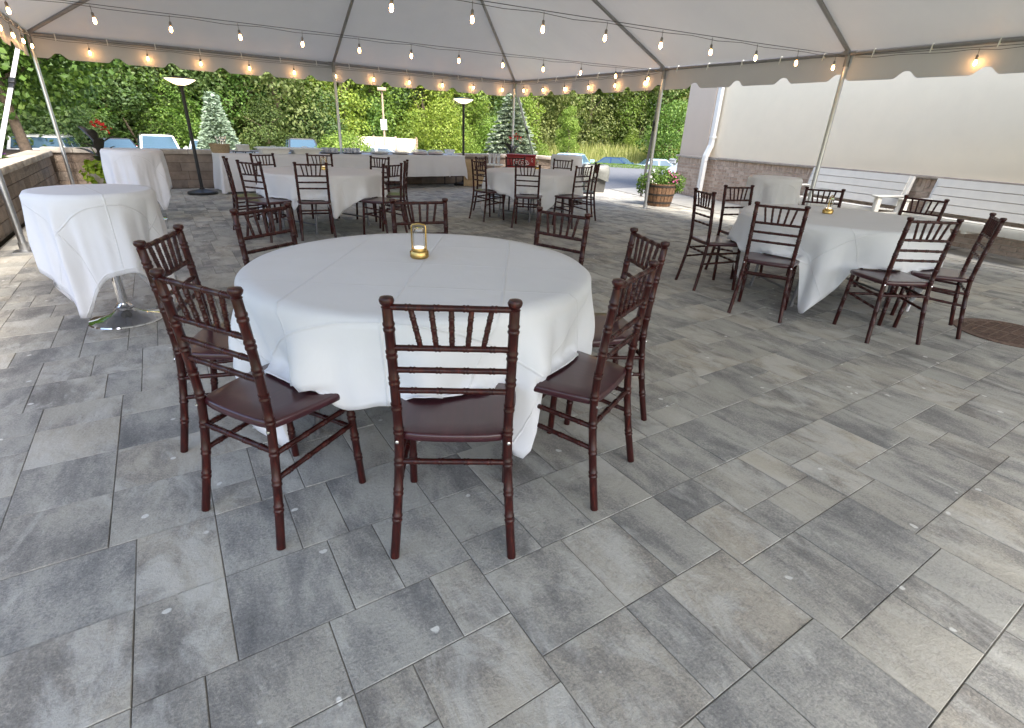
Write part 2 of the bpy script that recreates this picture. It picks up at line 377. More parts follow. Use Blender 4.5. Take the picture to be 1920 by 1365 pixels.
poly_prism(bm, [(10.15, 11.0), (12.95, 11.35), (16.0, 7.0), (34, 10.0), (25, 15.5), (21.5, 19.2), (15.4, 24.0), (12.9, 24.5), (11.6, 17.5)], -.10, -.012)
struct(obj('driveway', bm, M['asphalt'], smooth=False))
# concrete walk along the building
WALL0, WALL1 = Vector((9.05, -.9)), Vector((11.62, 9.75))       # foot of the building's front
bm = B()
poly_prism(bm, [(8.62, -1.6), (10.2, -1.6), (10.6, 0), (11.62, 3), (13.3, 11.38), (10.35, 10.98), (9.28, 7.0), (8.81, 2.69)], -.10, 0.0)
walk = struct(obj('concrete_walk', bm, M['concrete'], smooth=False))
bm = B()
for a, b in (((9.28, 7.0), (11.1, 6.75)), ((8.83, 2.9), (10.2, 2.75)), ((9.75, 8.9), (11.5, 8.7))):
    d = (Vector(b)-Vector(a)).normalized(); n = Vector((-d.y, d.x))*.006
    poly_prism(bm, [tuple(Vector(a)-n), tuple(Vector(b)-n), tuple(Vector(b)+n), tuple(Vector(a)+n)], .0015, .004)
obj('expansion_joint', bm, M['sand'], walk, smooth=False)
# terrace slab (joint sand) with individual pavers
EDGE = [(8.60, -1.6), (8.79, 2.69), (9.26, 7.0), (10.30, 10.9), (9.4, 13.0)]
def edge_x(y):
    for (xa, ya), (xb, yb) in zip(EDGE, EDGE[1:]):
        if ya <= y <= yb: return xa+(xb-xa)*(y-ya)/(yb-ya)
    return EDGE[0][0]
bm = B(); poly_prism(bm, [(-1.62, -1.6)]+EDGE+[(-1.62, 13.0)], -.05, -.0035)
patio = struct(obj('patio', bm, M['sand'], smooth=False))
cells = []
def split(x, y, wd, ht):
    ok = (wd, ht) in ((4, 4), (4, 3), (4, 2), (3, 4), (2, 4), (4, 6), (6, 4), (5, 4), (4, 5), (3, 3), (6, 3), (2, 3), (3, 2), (2, 2), (3, 6))
    pr = {(4, 4): 1, (4, 6): .12, (6, 4): .15, (5, 4): .5, (4, 5): .5, (2, 2): 1, (3, 3): 1, (3, 6): .4, (6, 3): .6}.get((wd, ht), .92)
    if ok and (rnd.random() < pr or min(wd, ht) < 4 and max(wd, ht) < 4): cells.append((x, y, wd, ht)); return
    if wd <= 3 and ht <= 3: cells.append((x, y, wd, ht)); return
    vert = wd > ht*rnd.uniform(.75, 1.3) if min(wd, ht) >= 4 else wd > ht
    n = wd if vert else ht
    if n < 4: cells.append((x, y, wd, ht)); return
    cand = [k for k in range(2, n-1) if k % 4 == 0] if n > 6 else [k for k in range(2, n-1)]
    if n > 6 and rnd.random() < .45: cand = [k for k in range(3, n-2)]
    if not cand: cand = [n//2]
    k = rnd.choice(cand)
    if vert: split(x, y, k, ht); split(x+k, y, wd-k, ht)
    else: split(x, y, wd, k); split(x, y+k, wd, ht-k)
MU, MV = .0797, .0832
nx, ny = int((10.5+1.6)/MU), int((13.0+1.6)/MV)
split(0, 0, nx, ny)
pav = []
f2 = Vector((f0.x, f0.y)).normalized()
for (cx, cy, wd, ht) in cells:
    x0, x1, y0, y1 = -1.6+cx*MU, -1.6+(cx+wd)*MU, -1.6+cy*MV, -1.6+(cy+ht)*MV
    xm, ym = (x0+x1)/2, (y0+y1)/2
    x1 = min(x1, edge_x(y0)-.004, edge_x(y1)-.004) if ym < 10.9 else min(x1, edge_x(ym))
    if x1-x0 < .03: continue
    c = Vector((xm, ym)); d = c.length; fw = c.dot(f2); sd = abs(c.dot(Vector((r0.x, r0.y))))
    vis = fw > .25 and sd < fw*1.25+.7
    pav.append((-(x1-x0)*(y1-y0)/(d*d+1.8)**1.5 if vis else 1, x0, x1, y0, y1))
pav.sort(key=lambda t: t[0])
def paver_geo(bm, col, x0, x1, y0, y1, tone, o=(0, 0), tilt=None):
    g, c = .0016, .0016
    x0 += g; x1 -= g; y0 += g; y1 -= g
    tz = tilt or (0, 0, 0)
    def z(x, y): return tz[0]+tz[1]*(x-(x0+x1)/2)+tz[2]*(y-(y0+y1)/2)
    def V(x, y, dz): return bm.verts.new((x-o[0], y-o[1], z(x, y)+dz))
    a = [V(x, y, -.03) for x, y in ((x0, y0), (x1, y0), (x1, y1), (x0, y1))]
    b = [V(x, y, -c) for x, y in ((x0, y0), (x1, y0), (x1, y1), (x0, y1))]
    t = [V(x, y, 0) for x, y in ((x0+c, y0+c), (x1-c, y0+c), (x1-c, y1-c), (x0+c, y1-c))]
    fs = [bm.faces.new(t)]
    for i in range(4):
        j = (i+1) % 4
        fs += [bm.faces.new((a[i], a[j], b[j], b[i])), bm.faces.new((b[i], b[j], t[j], t[i]))]
    for f in fs:
        for l in f.loops: l[col] = tone
bmr = B(); colr = bmr.loops.layers.float_color.new('tone')
for i, (k, x0, x1, y0, y1) in enumerate(pav):
    tone = (rnd.random()**1.5, rnd.random()**1.6, rnd.random(), 1)
    tilt = (rnd.gauss(0, .0009), rnd.gauss(0, .0035), rnd.gauss(0, .0035))
    if i < 300 and k < 0:
        bm = B(); col = bm.loops.layers.float_color.new('tone'); o = ((x0+x1)/2, (y0+y1)/2)
        paver_geo(bm, col, x0, x1, y0, y1, tone, o, tilt)
        obj('paver', bm, M['paver'], patio, (o[0], o[1], 0), smooth=False)
    else: paver_geo(bmr, colr, x0, x1, y0, y1, tone, (0, 0), tilt)
o = obj('paver_field', bmr, M['paver'], patio, smooth=False); o['kind'] = 'stuff'
# cast iron cover
t = thing('manhole_cover', 'round rusty iron manhole cover set in the grey pavers', 'manhole cover', (5.53, 1.03, 0))
bm = B(); lathe(bm, [(.37, -.02), (.37, .006), (.335, .007), (.335, .002), (.33, .002)], 48, cap=False); obj('rim', bm, M['iron'], t)
bm = B(); lathe(bm, [(.328, -.02), (.328, .004), (.325, .005)], 48); obj('lid', bm, M['iron'], t)
bm = B()
for k in range(-11, 12):
    x = k*.027; h = math.sqrt(max(0, .30**2-x*x))
    if abs(k) > 0: box(bm, (x-.006, -h, .004), (x+.006, h, .0085))
for k in range(-4, 5):
    y = k*.065; h = math.sqrt(max(0, .30**2-y*y)); box(bm, (-h, y-.004, .004), (h, y+.004, .0083))
obj('tread_rib', bm, M['iron'], t, smooth=False)

# ------------------------------------------------------------------ retaining walls
def block_bm(w_, d_, h_, rough):
    bm = B(); bmesh.ops.create_cube(bm, size=1)
    bmesh.ops.subdivide_edges(bm, edges=[e for e in bm.edges], cuts=1, use_grid_fill=True)
    for v in bm.verts:
        out = v.co.y < -.4
        v.co = Vector((v.co.x*w_, v.co.y*d_, v.co.z*h_))
        if out:
            edge = abs(v.co.x) > w_*.45 or abs(v.co.z) > h_*.45
            v.co.y += rough*.6 if edge else -rough*rnd.uniform(.2, 1)
            v.co.x += rnd.uniform(-.004, .004)
    return bm
def wall_run(t, p0, p1, n_courses, h, lens, depth=.24, cap_h=.085, cap_d=.34, name='block'):
    p0, p1 = Vector(p0), Vector(p1); d = (p1-p0); tot = d.length; d.normalize(); rz = math.atan2(d.y, d.x); nrm = Vector((d.y, -d.x))
    for c in range(n_courses):
        s = -rnd.choice(lens)*.5*(c % 2)
        while s < tot:
            ln = rnd.choice(lens); a, b = max(s, 0), min(s+ln, tot); s += ln
            if b-a < .06: continue
            bm = block_bm(b-a-.008, depth, h-.006, .014)
            m = p0+d*((a+b)/2)-nrm*(depth/2+.006*c)
            obj(name, bm, M['stone'], t, (m.x, m.y, c*h+h/2), rz, ang=25)
    s = 0; z = n_courses*h
    while s < tot-.05:
        ln = min(.46, tot-s); bm = B(); box(bm, (-ln/2+.003, -cap_d/2, 0), (ln/2-.003, cap_d/2, cap_h), bev=.008)
        m = p0+d*(s+ln/2)-nrm*(cap_d/2-.05+.006*n_courses); obj('cap_stone', bm, M['capstone'], t, (m.x, m.y, z), rz, ang=30); s += ln
    bm = B(); box(bm, (0, .03, -.1), (tot, depth+.1, z-.01)); obj('backing', bm, M['soil'], t, (p0.x, p0.y, 0), rz, smooth=False)
t = thing('retaining_wall', 'brown split face retaining wall with pale capstones running along the left side of the patio', 'wall')
wall_run(t, (-1.66, 4.2), (-1.66, 12.95), 4, .153, (.30, .42, .24, .36))
t = thing('retaining_wall', 'tan block retaining wall with flat caps behind the long buffet table', 'wall')
wall_run(t, (-1.80, 12.98), (8.85, 13.12), 4, .165, (.44, .62, .52))
t = thing('retaining_wall', 'short end piece of block wall turning towards the driveway beside the far cocktail table', 'wall')
wall_run(t, (8.87, 13.12), (9.25, 12.1), 4, .165, (.44, .52))
bm = B(); box(bm, (-5.2, 2.0, -1.3), (-1.9, 13.4, .54)); box(bm, (-5.2, 13.4, -1.3), (-1.7, 16.8, .52)); struct(obj('planting_bed', bm, M['soil'], smooth=False))

# ------------------------------------------------------------------ building on the right
bd = (WALL1-WALL0).normalized(); brz = math.atan2(bd.y, bd.x); bn = Vector((-bd.y, bd.x))      # bn points to the terrace
BL = (WALL1-WALL0).length
bt = thing('building', 'cream stucco building with a tan brick base and white downspout along the right side', 'building', (WALL0.x, WALL0.y, 0), brz)
# local frame: x along the front (0..BL, growing away from the eye), y towards the terrace
PIL = BL-1.02                                                     # the end bay stands a little proud
bm = B(); box(bm, (-3.0, -6.0, .95), (PIL, -.045, 6.4)); obj('stucco_wall', bm, M['stucco'], bt, smooth=False)
bm = B(); box(bm, (PIL+.001, -6.0, .95), (BL, .10, 6.4)); obj('end_bay', bm, M['stucco2'], bt, smooth=False)
bm = B(); box(bm, (-3.0, -5.99, -.3), (PIL, -.02, .86)); box(bm, (PIL+.001, -5.99, -.3), (BL-.012, .125, .86)); obj('mortar_bed', bm, M['mortar'], bt, smooth=False)
bm = B(); box(bm, (-3.0, -.06, .915), (PIL-.001, .045, .962), bev=.008); obj('sill_course', bm, M['capstone'], bt)
bm = B(); box(bm, (PIL, -.06, .915), (BL+.03, .19, .962), bev=.008); obj('sill_course', bm, M['capstone'], bt)
bricks = []
def brick_face(x0, x1, y, zc=11, h=.0715, ln=.203):
    for c in range(zc):
        s = x0-ln*.5*(c % 2)
        while s < x1:
            a, b = max(s, x0), min(s+ln, x1); s += ln
            if b-a > .04: bricks.append((a, b, c*h, (c+1)*h, y))
    s = x0
    while s < x1-.02:
        b = min(s+.0715, x1); bricks.append((s, b, zc*h, .913, y+.008)); s += .0715
brick_face(1.0, PIL-.004, -.02); brick_face(PIL+.004, BL-.012, .125)
def bkey(b):
    p = WALL0+bd*((b[0]+b[1])/2); return p.length - (1.5 if b[0] < PIL and p.y < 2.2 else 0)
vis_b = [b for b in bricks if 2.0 < b[0]]
vis_b.sort(key=lambda b: bkey(b))
pick = set()
front = [b for b in bricks if (b[0] > 8.15 or 4.75 < b[0] < 5.55 or 2.3 < b[0] < 3.2 or 7.1 < b[0] < 8.2) and (b[3] > .2 or b[0] > 8)]
front.sort(key=lambda b: -(b[1]-b[0])*(b[3]-b[2]))
pick = set(front[:300]); bm2 = B()
bcache = {}
for b in bricks:
    wd, ht = b[1]-b[0]-.010, b[3]-b[2]-.010
    j = rnd.uniform(-.0015, .0015)
    if b in pick:
        k = (round(wd, 3), round(ht, 3))
        if k not in bcache:
            bm = B(); box(bm, (-wd/2, -.02, -ht/2), (wd/2, .011, ht/2)); bcache[k] = finish(bm, 'brick', M['brick'], False)
        link('brick', bcache[k], bt, ((b[0]+b[1])/2, b[4]+j, (b[2]+b[3])/2))
    else: box(bm2, (b[0]+.005, b[4]-.02, b[2]+.005), (b[1]-.005, b[4]+.011+j, b[3]-.005))
o = obj('brick_course', bm2, M['brick'], bt, smooth=False); o['kind'] = 'stuff'
# downspout in the corner of the end bay
ds = [(PIL-.085, .045, 6.3), (PIL-.085, .045, 1.35), (PIL-.085, .05, 1.22), (PIL-.10, .16, .98), (PIL-.10, .17, .86), (PIL-.10, .17, .05)]
bm = B()
for a, b in zip(ds, ds[1:]):
    A, Bv = Vector(a), Vector(b); ax = (Bv-A).normalized(); sd = Vector((1, 0, 0)); n = ax.cross(sd).normalized()
    vs = [[bm.verts.new(P+sd*sx*.058+n*sy*.042) for sx, sy in ((-1, -1), (1, -1), (1, 1), (-1, 1))] for P in (A-ax*.012, Bv+ax*.012)]
    for i in range(4): bm.faces.new((vs[0][i], vs[0][(i+1) % 4], vs[1][(i+1) % 4], vs[1][i]))
    bm.faces.new(vs[0][::-1]); bm.faces.new(vs[1])
dsp = obj('downspout', bm, M['white'], bt, smooth=False)
bm = B(); box(bm, (PIL-.175, .11, .0), (PIL-.025, .24, .10), bev=.01); obj('boot', bm, M['white'], dsp)
bm = B(); box(bm, (PIL-.15, -.03, 1.38), (PIL-.02, .095, 1.42), bev=.004); obj('strap', bm, M['white'], dsp)

# ------------------------------------------------------------------ tent
EZ = 2.5
CA, CB, CC, CD = (-1.45, 12.72), (8.10, 12.60), (8.48, -2.2), (-1.30, -2.2)
AP1, AP2 = (3.42, 8.0, 4.95), (3.55, 2.4, 4.95)
tent = thing('frame_tent', 'large white frame tent over the patio with scalloped valance and aluminium legs', 'tent')
def canopy():
    bm = B()
    def panel(quad, nu, nv, sag):
        g = []
        for j in range(nv+1):
            row = []
            for i in range(nu+1):
                s, t_ = i/nu, j/nv
                a = Vector(quad[0]).lerp(Vector(quad[1]), s); b = Vector(quad[3]).lerp(Vector(quad[2]), s); p = a.lerp(b, t_)
                p.z -= sag*math.sin(PI*t_)*(math.sin(PI*s)**.7 if 0 < s < 1 else 0)*(1)
                row.append(bm.verts.new(p))
            g.append(row)
        for j in range(nv):
            for i in range(nu):
                vs = (g[j][i], g[j][i+1], g[j+1][i+1], g[j+1][i])
                try: bm.faces.new(vs)
                except ValueError: pass
    e = lambda c: (*c, EZ+.04)
    mid = lambda a, b, t_: tuple(Vector(a).lerp(Vector(b), t_))
    panel((e(CA), e((3.5, 12.66)), AP1, AP1), 10, 8, .05); panel((e((3.5, 12.66)), e(CB), AP1, AP1), 10, 8, .05)
    R1, R2, R3 = (8.20, 7.65), (8.30, 4.40), (8.40, 1.1); P3 = mid(AP1, AP2, .62)
    panel((e(CB), e(R1), AP1, AP1), 10, 8, .05); panel((e(R1), e(R2), P3, AP1), 10, 8, .06); panel((e(R2), e(R3), AP2, P3), 10, 8, .06); panel((e(R3), e(CC), AP2, AP2), 10, 8, .05)
    panel((e(CC), e((3.6, -2.2)), AP2, AP2), 10, 8, .05); panel((e((3.6, -2.2)), e(CD), AP2, AP2), 10, 8, .05)
    L3, L2, L1 = (-1.33, 1.8), (-1.36, 4.6), (-1.40, 7.2)
    panel((e(CD), e(L3), AP2, AP2), 10, 8, .05); panel((e(L3), e(L2), P3, AP2), 10, 8, .06); panel((e(L2), e(L1), AP1, P3), 10, 8, .06); panel((e(L1), e(CA), AP1, AP1), 10, 8, .05)
    bmesh.ops.remove_doubles(bm, verts=bm.verts, dist=.0005)
    return bm
obj('canopy', canopy(), M['canvas'], tent, ang=12)
def valance(a, b, ph, lo=2.165):
    a, b = Vector(a), Vector(b); d = b-a; n = int(d.length/.028); nrm = Vector((d.y, -d.x)).normalized(); bm = B(); rows = []
    for i in range(n+1):
        s = i/n*d.length; q = ((s+ph) % .83)/.83; k = abs(q-.5)*.83
        zl = lo+.085*(1-smooth(.02, .15, k))
        wv = .012*math.sin(s*2.1+1)+.008*math.sin(s*5.3)
        col = []
        for z_, o_ in ((EZ+.042, -.004), (EZ+.022, .040), (EZ-.03, .052), ((EZ+zl)/2, .055+wv), (zl, .05+wv*2)):
            p = a+d*(i/n)+nrm*(-o_); col.append(bm.verts.new((p.x, p.y, z_)))
        rows.append(col)
    for x, y in zip(rows, rows[1:]):
        for j in range(4): bm.faces.new((x[j], y[j], y[j+1], x[j+1]))
    return bm
# edges are walked clockwise seen from above so that the outside is on the left of the walk
for a, b, ph in ((CA, CB, .1), (CB, CC, .58), (CC, CD, 0), (CD, CA, .3)):
    obj('valance', valance(a, b, ph), M['canvas'], tent, ang=60)
LEGS = [(CA, .62), (CB, 0), (CC, 0), (CD, 0), ((3.5, 12.63), 0), ((8.22, 7.65), 0), ((8.32, 4.40), 0), ((8.42, 1.1), 0), ((-1.37, 7.18), 0), ((-1.36, 4.6), 0), ((-1.33, 1.8), 0), ((3.6, -2.2), 0)]
for (c, zb) in LEGS:
    zb = 0
    bm = B(); tube(bm, [(c[0], c[1], zb+.01), (c[0], c[1], zb+1.0), (c[0], c[1], EZ)], .031, 12); lg = obj('leg', bm, M['alu'], tent)
    bm = B(); box(bm, (c[0]-.09, c[1]-.09, zb), (c[0]+.09, c[1]+.09, zb+.010)); lathe(bm, [(.042, .010), (.042, .10)], 12, (c[0], c[1], zb)); obj('base_plate', bm, M['alu'], lg, smooth=False)
def eave(a, b):
    bm = B(); tube(bm, [(*a, EZ), (*b, EZ)], .026, 10); obj('eave_tube', bm, M['frame'], tent)
def clips(a, b, inward):
    a, b = Vector(a), Vector(b); d = b-a; k = int(d.length/.62)
    for i in range(k):
        p = a+d*((i+.5)/k); bm = B(); ax = d.normalized()
        for sgn in (1,):
            pts = [p+Vector((0, 0)), ]
            c = (p.x, p.y, EZ)
            ring = [(p.x+inward[0]*.034*math.cos(q), p.y+inward[1]*.034*math.cos(q), EZ+.034*math.sin(q)) for q in [j*2*PI/8 for j in range(9)]]
            tube(bm, ring, .008, 5)
            tube(bm, [(p.x+inward[0]*.034, p.y+inward[1]*.034, EZ), (p.x+inward[0]*.05, p.y+inward[1]*.05, EZ-.07)], .007, 5)
        obj('buckle_strap', bm, M['white'], tent)
R1, R2, R3 = (8.22, 7.65), (8.32, 4.40), (8.42, 1.1); MB_ = (3.5, 12.63)
for a, b in ((CA, MB_), (MB_, CB), (CB, R1), (R1, R2), (R2, R3), (R3, CC), (CC, (3.6, -2.2)), ((3.6, -2.2), CD), (CD, (-1.36, 4.6)), ((-1.36, 4.6), (-1.37, 7.18)), ((-1.37, 7.18), CA)): eave(a, b)
for a, b, i_ in ((CA, MB_, (0, -1)), (MB_, CB, (0, -1)), (CB, R1, (-1, 0)), (R1, R2, (-1, 0)), (R2, R3, (-1, 0)), ((-1.37, 7.18), CA, (1, 0))): clips(a, b, i_)
P3 = tuple(Vector(AP1).lerp(Vector(AP2), .62))
def rafter(a, b):
    A = Vector((*a, EZ+.01)); Bv = Vector(b)-Vector((0, 0, .085)); bm = B(); tube(bm, [A, A.lerp(Bv, .5)-Vector((0, 0, .02)), Bv], .028, 10); obj('rafter', bm, M['frame'], tent)
for a, b in ((CA, AP1), (MB_, AP1), (CB, AP1), (R1, AP1), (R2, P3), (R3, AP2), (CC, AP2), (CD, AP2), ((-1.37, 7.18), AP1), ((-1.36, 4.6), P3), ((-1.33, 1.8), AP2), ((3.6, -2.2), AP2)): rafter(a, b)
bm = B(); tube(bm, [Vector(AP1)-Vector((0, 0, .085)), Vector(AP2)-Vector((0, 0, .085))], .028, 10); obj('ridge_tube', bm, M['frame'], tent)
for c in (CA, MB_, CB, R1, R2, (-1.37, 7.18)):
    bm = B(); lathe(bm, [(.036, -.16), (.036, .03)], 12, (c[0], c[1], EZ)); tube(bm, [(c[0]-.10, c[1], EZ), (c[0]+.10, c[1], EZ)], .033, 10); tube(bm, [(c[0], c[1]-.10, EZ), (c[0], c[1]+.10, EZ)], .033, 10); obj('corner_fitting', bm, M['frame'], tent)
def strap(a, b, rat, m):
    A, Bv = Vector(a), Vector(b); ax = (Bv-A).normalized(); sd = ax.cross(Vector((0, 0, 1))).normalized(); n = ax.cross(sd)
    bm = B(); ws, th = .030, .006
    vs = [[bm.verts.new(P+sd*i*ws+n*j*th) for i, j in ((-1, -1), (1, -1), (1, 1), (-1, 1))] for P in (A, Bv)]
    for i in range(4): bm.faces.new((vs[0][i], vs[0][(i+1) % 4], vs[1][(i+1) % 4], vs[1][i]))
    s = obj('tie_down_strap', bm, m, tent, smooth=False)
    P = A.lerp(Bv, rat); R = Matrix((( *sd, 0), (*ax, 0), (*n, 0), (0, 0, 0, 1))).transposed(); R.translation = P
    bm = B(); box(bm, (-.04, -.10, -.025), (.04, .02, .03), R, .008); box(bm, (-.034, .02, -.01), (.034, .14, .02), R, .005); obj('ratchet', bm, M['black'], s)
strap((-1.55, 12.72, 2.46), (-1.95, 10.35, .62), .40, M['web']); strap((8.18, 12.68, 2.40), (10.7, 14.9, -.03), .42, M['web']); strap((8.30, 7.72, 2.46), (9.85, 9.35, .0), .36, M['tubegrey'])

# ------------------------------------------------------------------ string lights
bulb_bm = B(); lathe(bulb_bm, [(.009, 0), (.014, -.014), (.0175, -.034), (.0155, -.048), (.009, -.059), (.003, -.062)], 12); bulb_me = finish(bulb_bm, 'bulb', M['bulb'])
sock_bm = B(); tube(sock_bm, [(0, 0, .12), (0, 0, .05)], .0032, 6); lathe(sock_bm, [(.0135, 0), (.0145, .040), (.008, .052)], 10); sock_me = finish(sock_bm, 'socket', M['socket'])
def string_light(label, p0, p1, ts, sag=.10, drop=.14, extra=True):
    A, Bv = Vector(p0), Vector(p1); t = thing('string_light', label, 'string light', A, 0, 'strings of warm bulbs under the tent')
    P = lambda s: (A.lerp(Bv, s)-Vector((0, 0, sag*4*s*(1-s))))-A
    bm = B(); tube(bm, [P(i/24) for i in range(25)], .0032, 6)
    if extra: tube(bm, [P(i/24)-Vector((0, 0, .018+.02*math.sin(i*1.3)**2)) for i in range(25)], .0028, 6)
    obj('cable', bm, M['cable'], t)
    for s in ts:
        p = P(s); so_ = link('socket', sock_me, t, (p.x, p.y, p.z-drop)); link('bulb', bulb_me, so_, (0, 0, 0))
        so_.rotation_euler = (rnd.uniform(-.08, .08), rnd.uniform(-.08, .08), rnd.uniform(0, 6))
seq = lambda n, a=0.03, b=.97: [a+(b-a)*i/(n-1) for i in range(n)]
string_light('string of glowing bulbs along the far edge of the tent above the buffet', (-1.38, 12.68, 2.47), (8.05, 12.57, 2.47), seq(11, .075, .965), .03, .14)
string_light('string of glowing bulbs along the right tent edge between far corner and barrel', (8.09, 12.50, 2.47), (8.21, 7.75, 2.47), seq(6, .07, .93), .03, .14)
string_light('string of glowing bulbs along the tent edge in front of the cream wall', (8.31, 4.30, 2.47), (8.46, -2.0, 2.47), seq(6, .22, .96), .03, .13)
string_light('string of bulbs crossing the tent to the leg beside the flower barrel', (8.14, 7.6, 2.47), (-1.35, 8.5, 2.47), seq(13, .035, .97), .03, .13)
string_light('string of bulbs crossing the tent to the leg in front of the white bench', (8.24, 4.4, 2.47), (-1.35, 5.5, 2.47), seq(13, .02, .97), .03, .13)
string_light('short string of bulbs along the left tent edge next to the corner leg', (-1.40, 12.55, 2.47), (-1.34, 4.7, 2.47), seq(10, .02, .97), .03, .14)

# ------------------------------------------------------------------ chairs
def rod(p0, p1, r, nodes, seg=9, mid=None, taper=0):
    bm = B(); P, Rr = bamboo(p0, p1, r, nodes, taper, mid); tube(bm, P, Rr, seg); return bm
YT, YF, YS = -.187, -.214, -.150
def post_y(z): # y of the back posts at height z
    return YS+(YT-YS)*max(0, (z-.45)/.45)**1.5 if z > .45 else YS+(YF-YS)*((.45-z)/.45)**1.4
def post_x(z): return .172+.004*max(0, (z-.45)/.45) if z > .45 else .172+.027*((.45-z)/.45)**1.4
def chair_parts():
    parts = []
    for s in (-1, 1):
        mid = [(s*post_x(z), post_y(z), z) for z in (0, .12, .24, .36, .46, .58, .70, .80, .885)]
        bm = rod(None, None, .0152, [.17, .28, .40, .53, .63, .73, .83, .93], 10, mid)
        lathe(bm, [(.013, 0), (.017, .006), (.013, .010), (.0195, .018), (.0215, .026), (.018, .034), (.006, .037)], 12, (s*post_x(.9), post_y(.88), .878))
        parts.append(('rear_leg', bm, M['wood']))
    for s in (-1, 1):
        bm = rod((s*.190, .200, 0), (s*.180, .178, .432), .0150, [.30, .52, .74, .93], 10); parts.append(('front_leg', bm, M['wood']))
    # seat: rounded plank, narrower at the back
    out = []
    for x, y in ((-.150, -.150), (0, -.162), (.150, -.150), (.180, -.10), (.200, .02), (.212, .12), (.205, .185), (.165, .212), (0, .222), (-.165, .212), (-.205, .185), (-.212, .12), (-.200, .02), (-.180, -.10)): out.append((x, y))
    n = len(out); fine = []
    for i in range(n):
        p = [Vector(out[(i+k) % n]) for k in (-1, 0, 1, 2)]
        for t_ in (0, .34, .67): fine.append(.5*((2*p[1])+(p[2]-p[0])*t_+(2*p[0]-5*p[1]+4*p[2]-p[3])*t_*t_+(3*p[1]-p[0]-3*p[2]+p[3])*t_**3))
    bm = B(); rings = []
    for z, k in ((.428, .97), (.431, .99), (.440, 1.0), (.450, 1.0), (.4565, .985), (.4585, .955)):
        rings.append([bm.verts.new((p.x*k, (p.y-.03)*k+.03, z)) for p in fine])
    for a, b in zip(rings, rings[1:]):
        for i in range(len(fine)): bm.faces.new((a[i], a[(i+1) % len(fine)], b[(i+1) % len(fine)], b[i]))
    bm.faces.new(rings[0][::-1])
    c = bm.verts.new((0, .03, .4545)); ring2 = [bm.verts.new((p.x*.6, (p.y-.03)*.6+.03, .4560)) for p in fine]
    for i in range(len(fine)):
        j = (i+1) % len(fine); bm.faces.new((rings[-1][i], rings[-1][j], ring2[j], ring2[i])); bm.faces.new((ring2[i], ring2[j], c))
    parts.append(('seat', bm, M['seat']))
    for z in (.884, .757, .684, .613):
        parts.append(('back_rail', rod((-post_x(z)+.006, post_y(z), z), (post_x(z)-.006, post_y(z), z), .0096, [.15, .38, .62, .85], 8), M['wood']))
    for a, b in ((-.112, -.090), (-.056, -.045), (0, 0), (.056, .045), (.112, .090)):
        parts.append(('spindle', rod((b, post_y(.76), .760), (a, post_y(.88), .880), .0080, [.22, .5, .78], 7), M['wood']))
    parts.append(('stretcher', rod((-.172, post_y(.35), .355), (.172, post_y(.35), .355), .0100, [.16, .38, .62, .84], 8), M['wood']))
    parts.append(('stretcher', rod((-.182, .183, .270), (.182, .183, .270), .0100, [.16, .38, .62, .84], 8), M['wood']))
    for s in (-1, 1):
        for z0, z1 in ((.345, .365), (.255, .285)):
            parts.append(('side_stretcher', rod((s*post_x(z0), post_y(z0), z0), (s*.184, .184, z1), .0098, [.15, .38, .62, .85], 8), M['wood']))
    for s in (-1, 1):   # bolt heads that hold the seat
        bm = B(); lathe(bm, [(.006, -.002), (.006, .002), (.003, .0035)], 8); 
        for v in bm.verts: v.co = Vector((s*.176+v.co.x, YS-.0165-v.co.z, .432+v.co.y))
        parts.append(('bolt', bm, M['chrome']))
    return parts
chair_meshes = []
for nm, bm, m in chair_parts():
    bm.normal_update(); chair_meshes.append((nm, finish(bm, nm, m, True, 50)))
proto = None
def place_chair(x, y, deg, label, group):
    global proto
    if proto is None:
        proto = thing('banquet_chair', label, 'chair', (x, y, 0), math.radians(deg), group)
        for nm, me in chair_meshes: link(nm, me, proto)
        return proto
    c = proto.copy(); C.objects.link(c)
    for ch in proto.children:
        d = ch.copy(); d.parent = c; C.objects.link(d)
    c.location = (x, y, 0); c.rotation_euler = (0, 0, math.radians(deg)); tag(c, label, 'chair', group)
    return c
G1, G2, G3, G4 = 'chairs around the nearest round table', 'chairs around the round table by the buffet', 'chairs around the round table by the far corner', 'chairs around the round table by the benches'
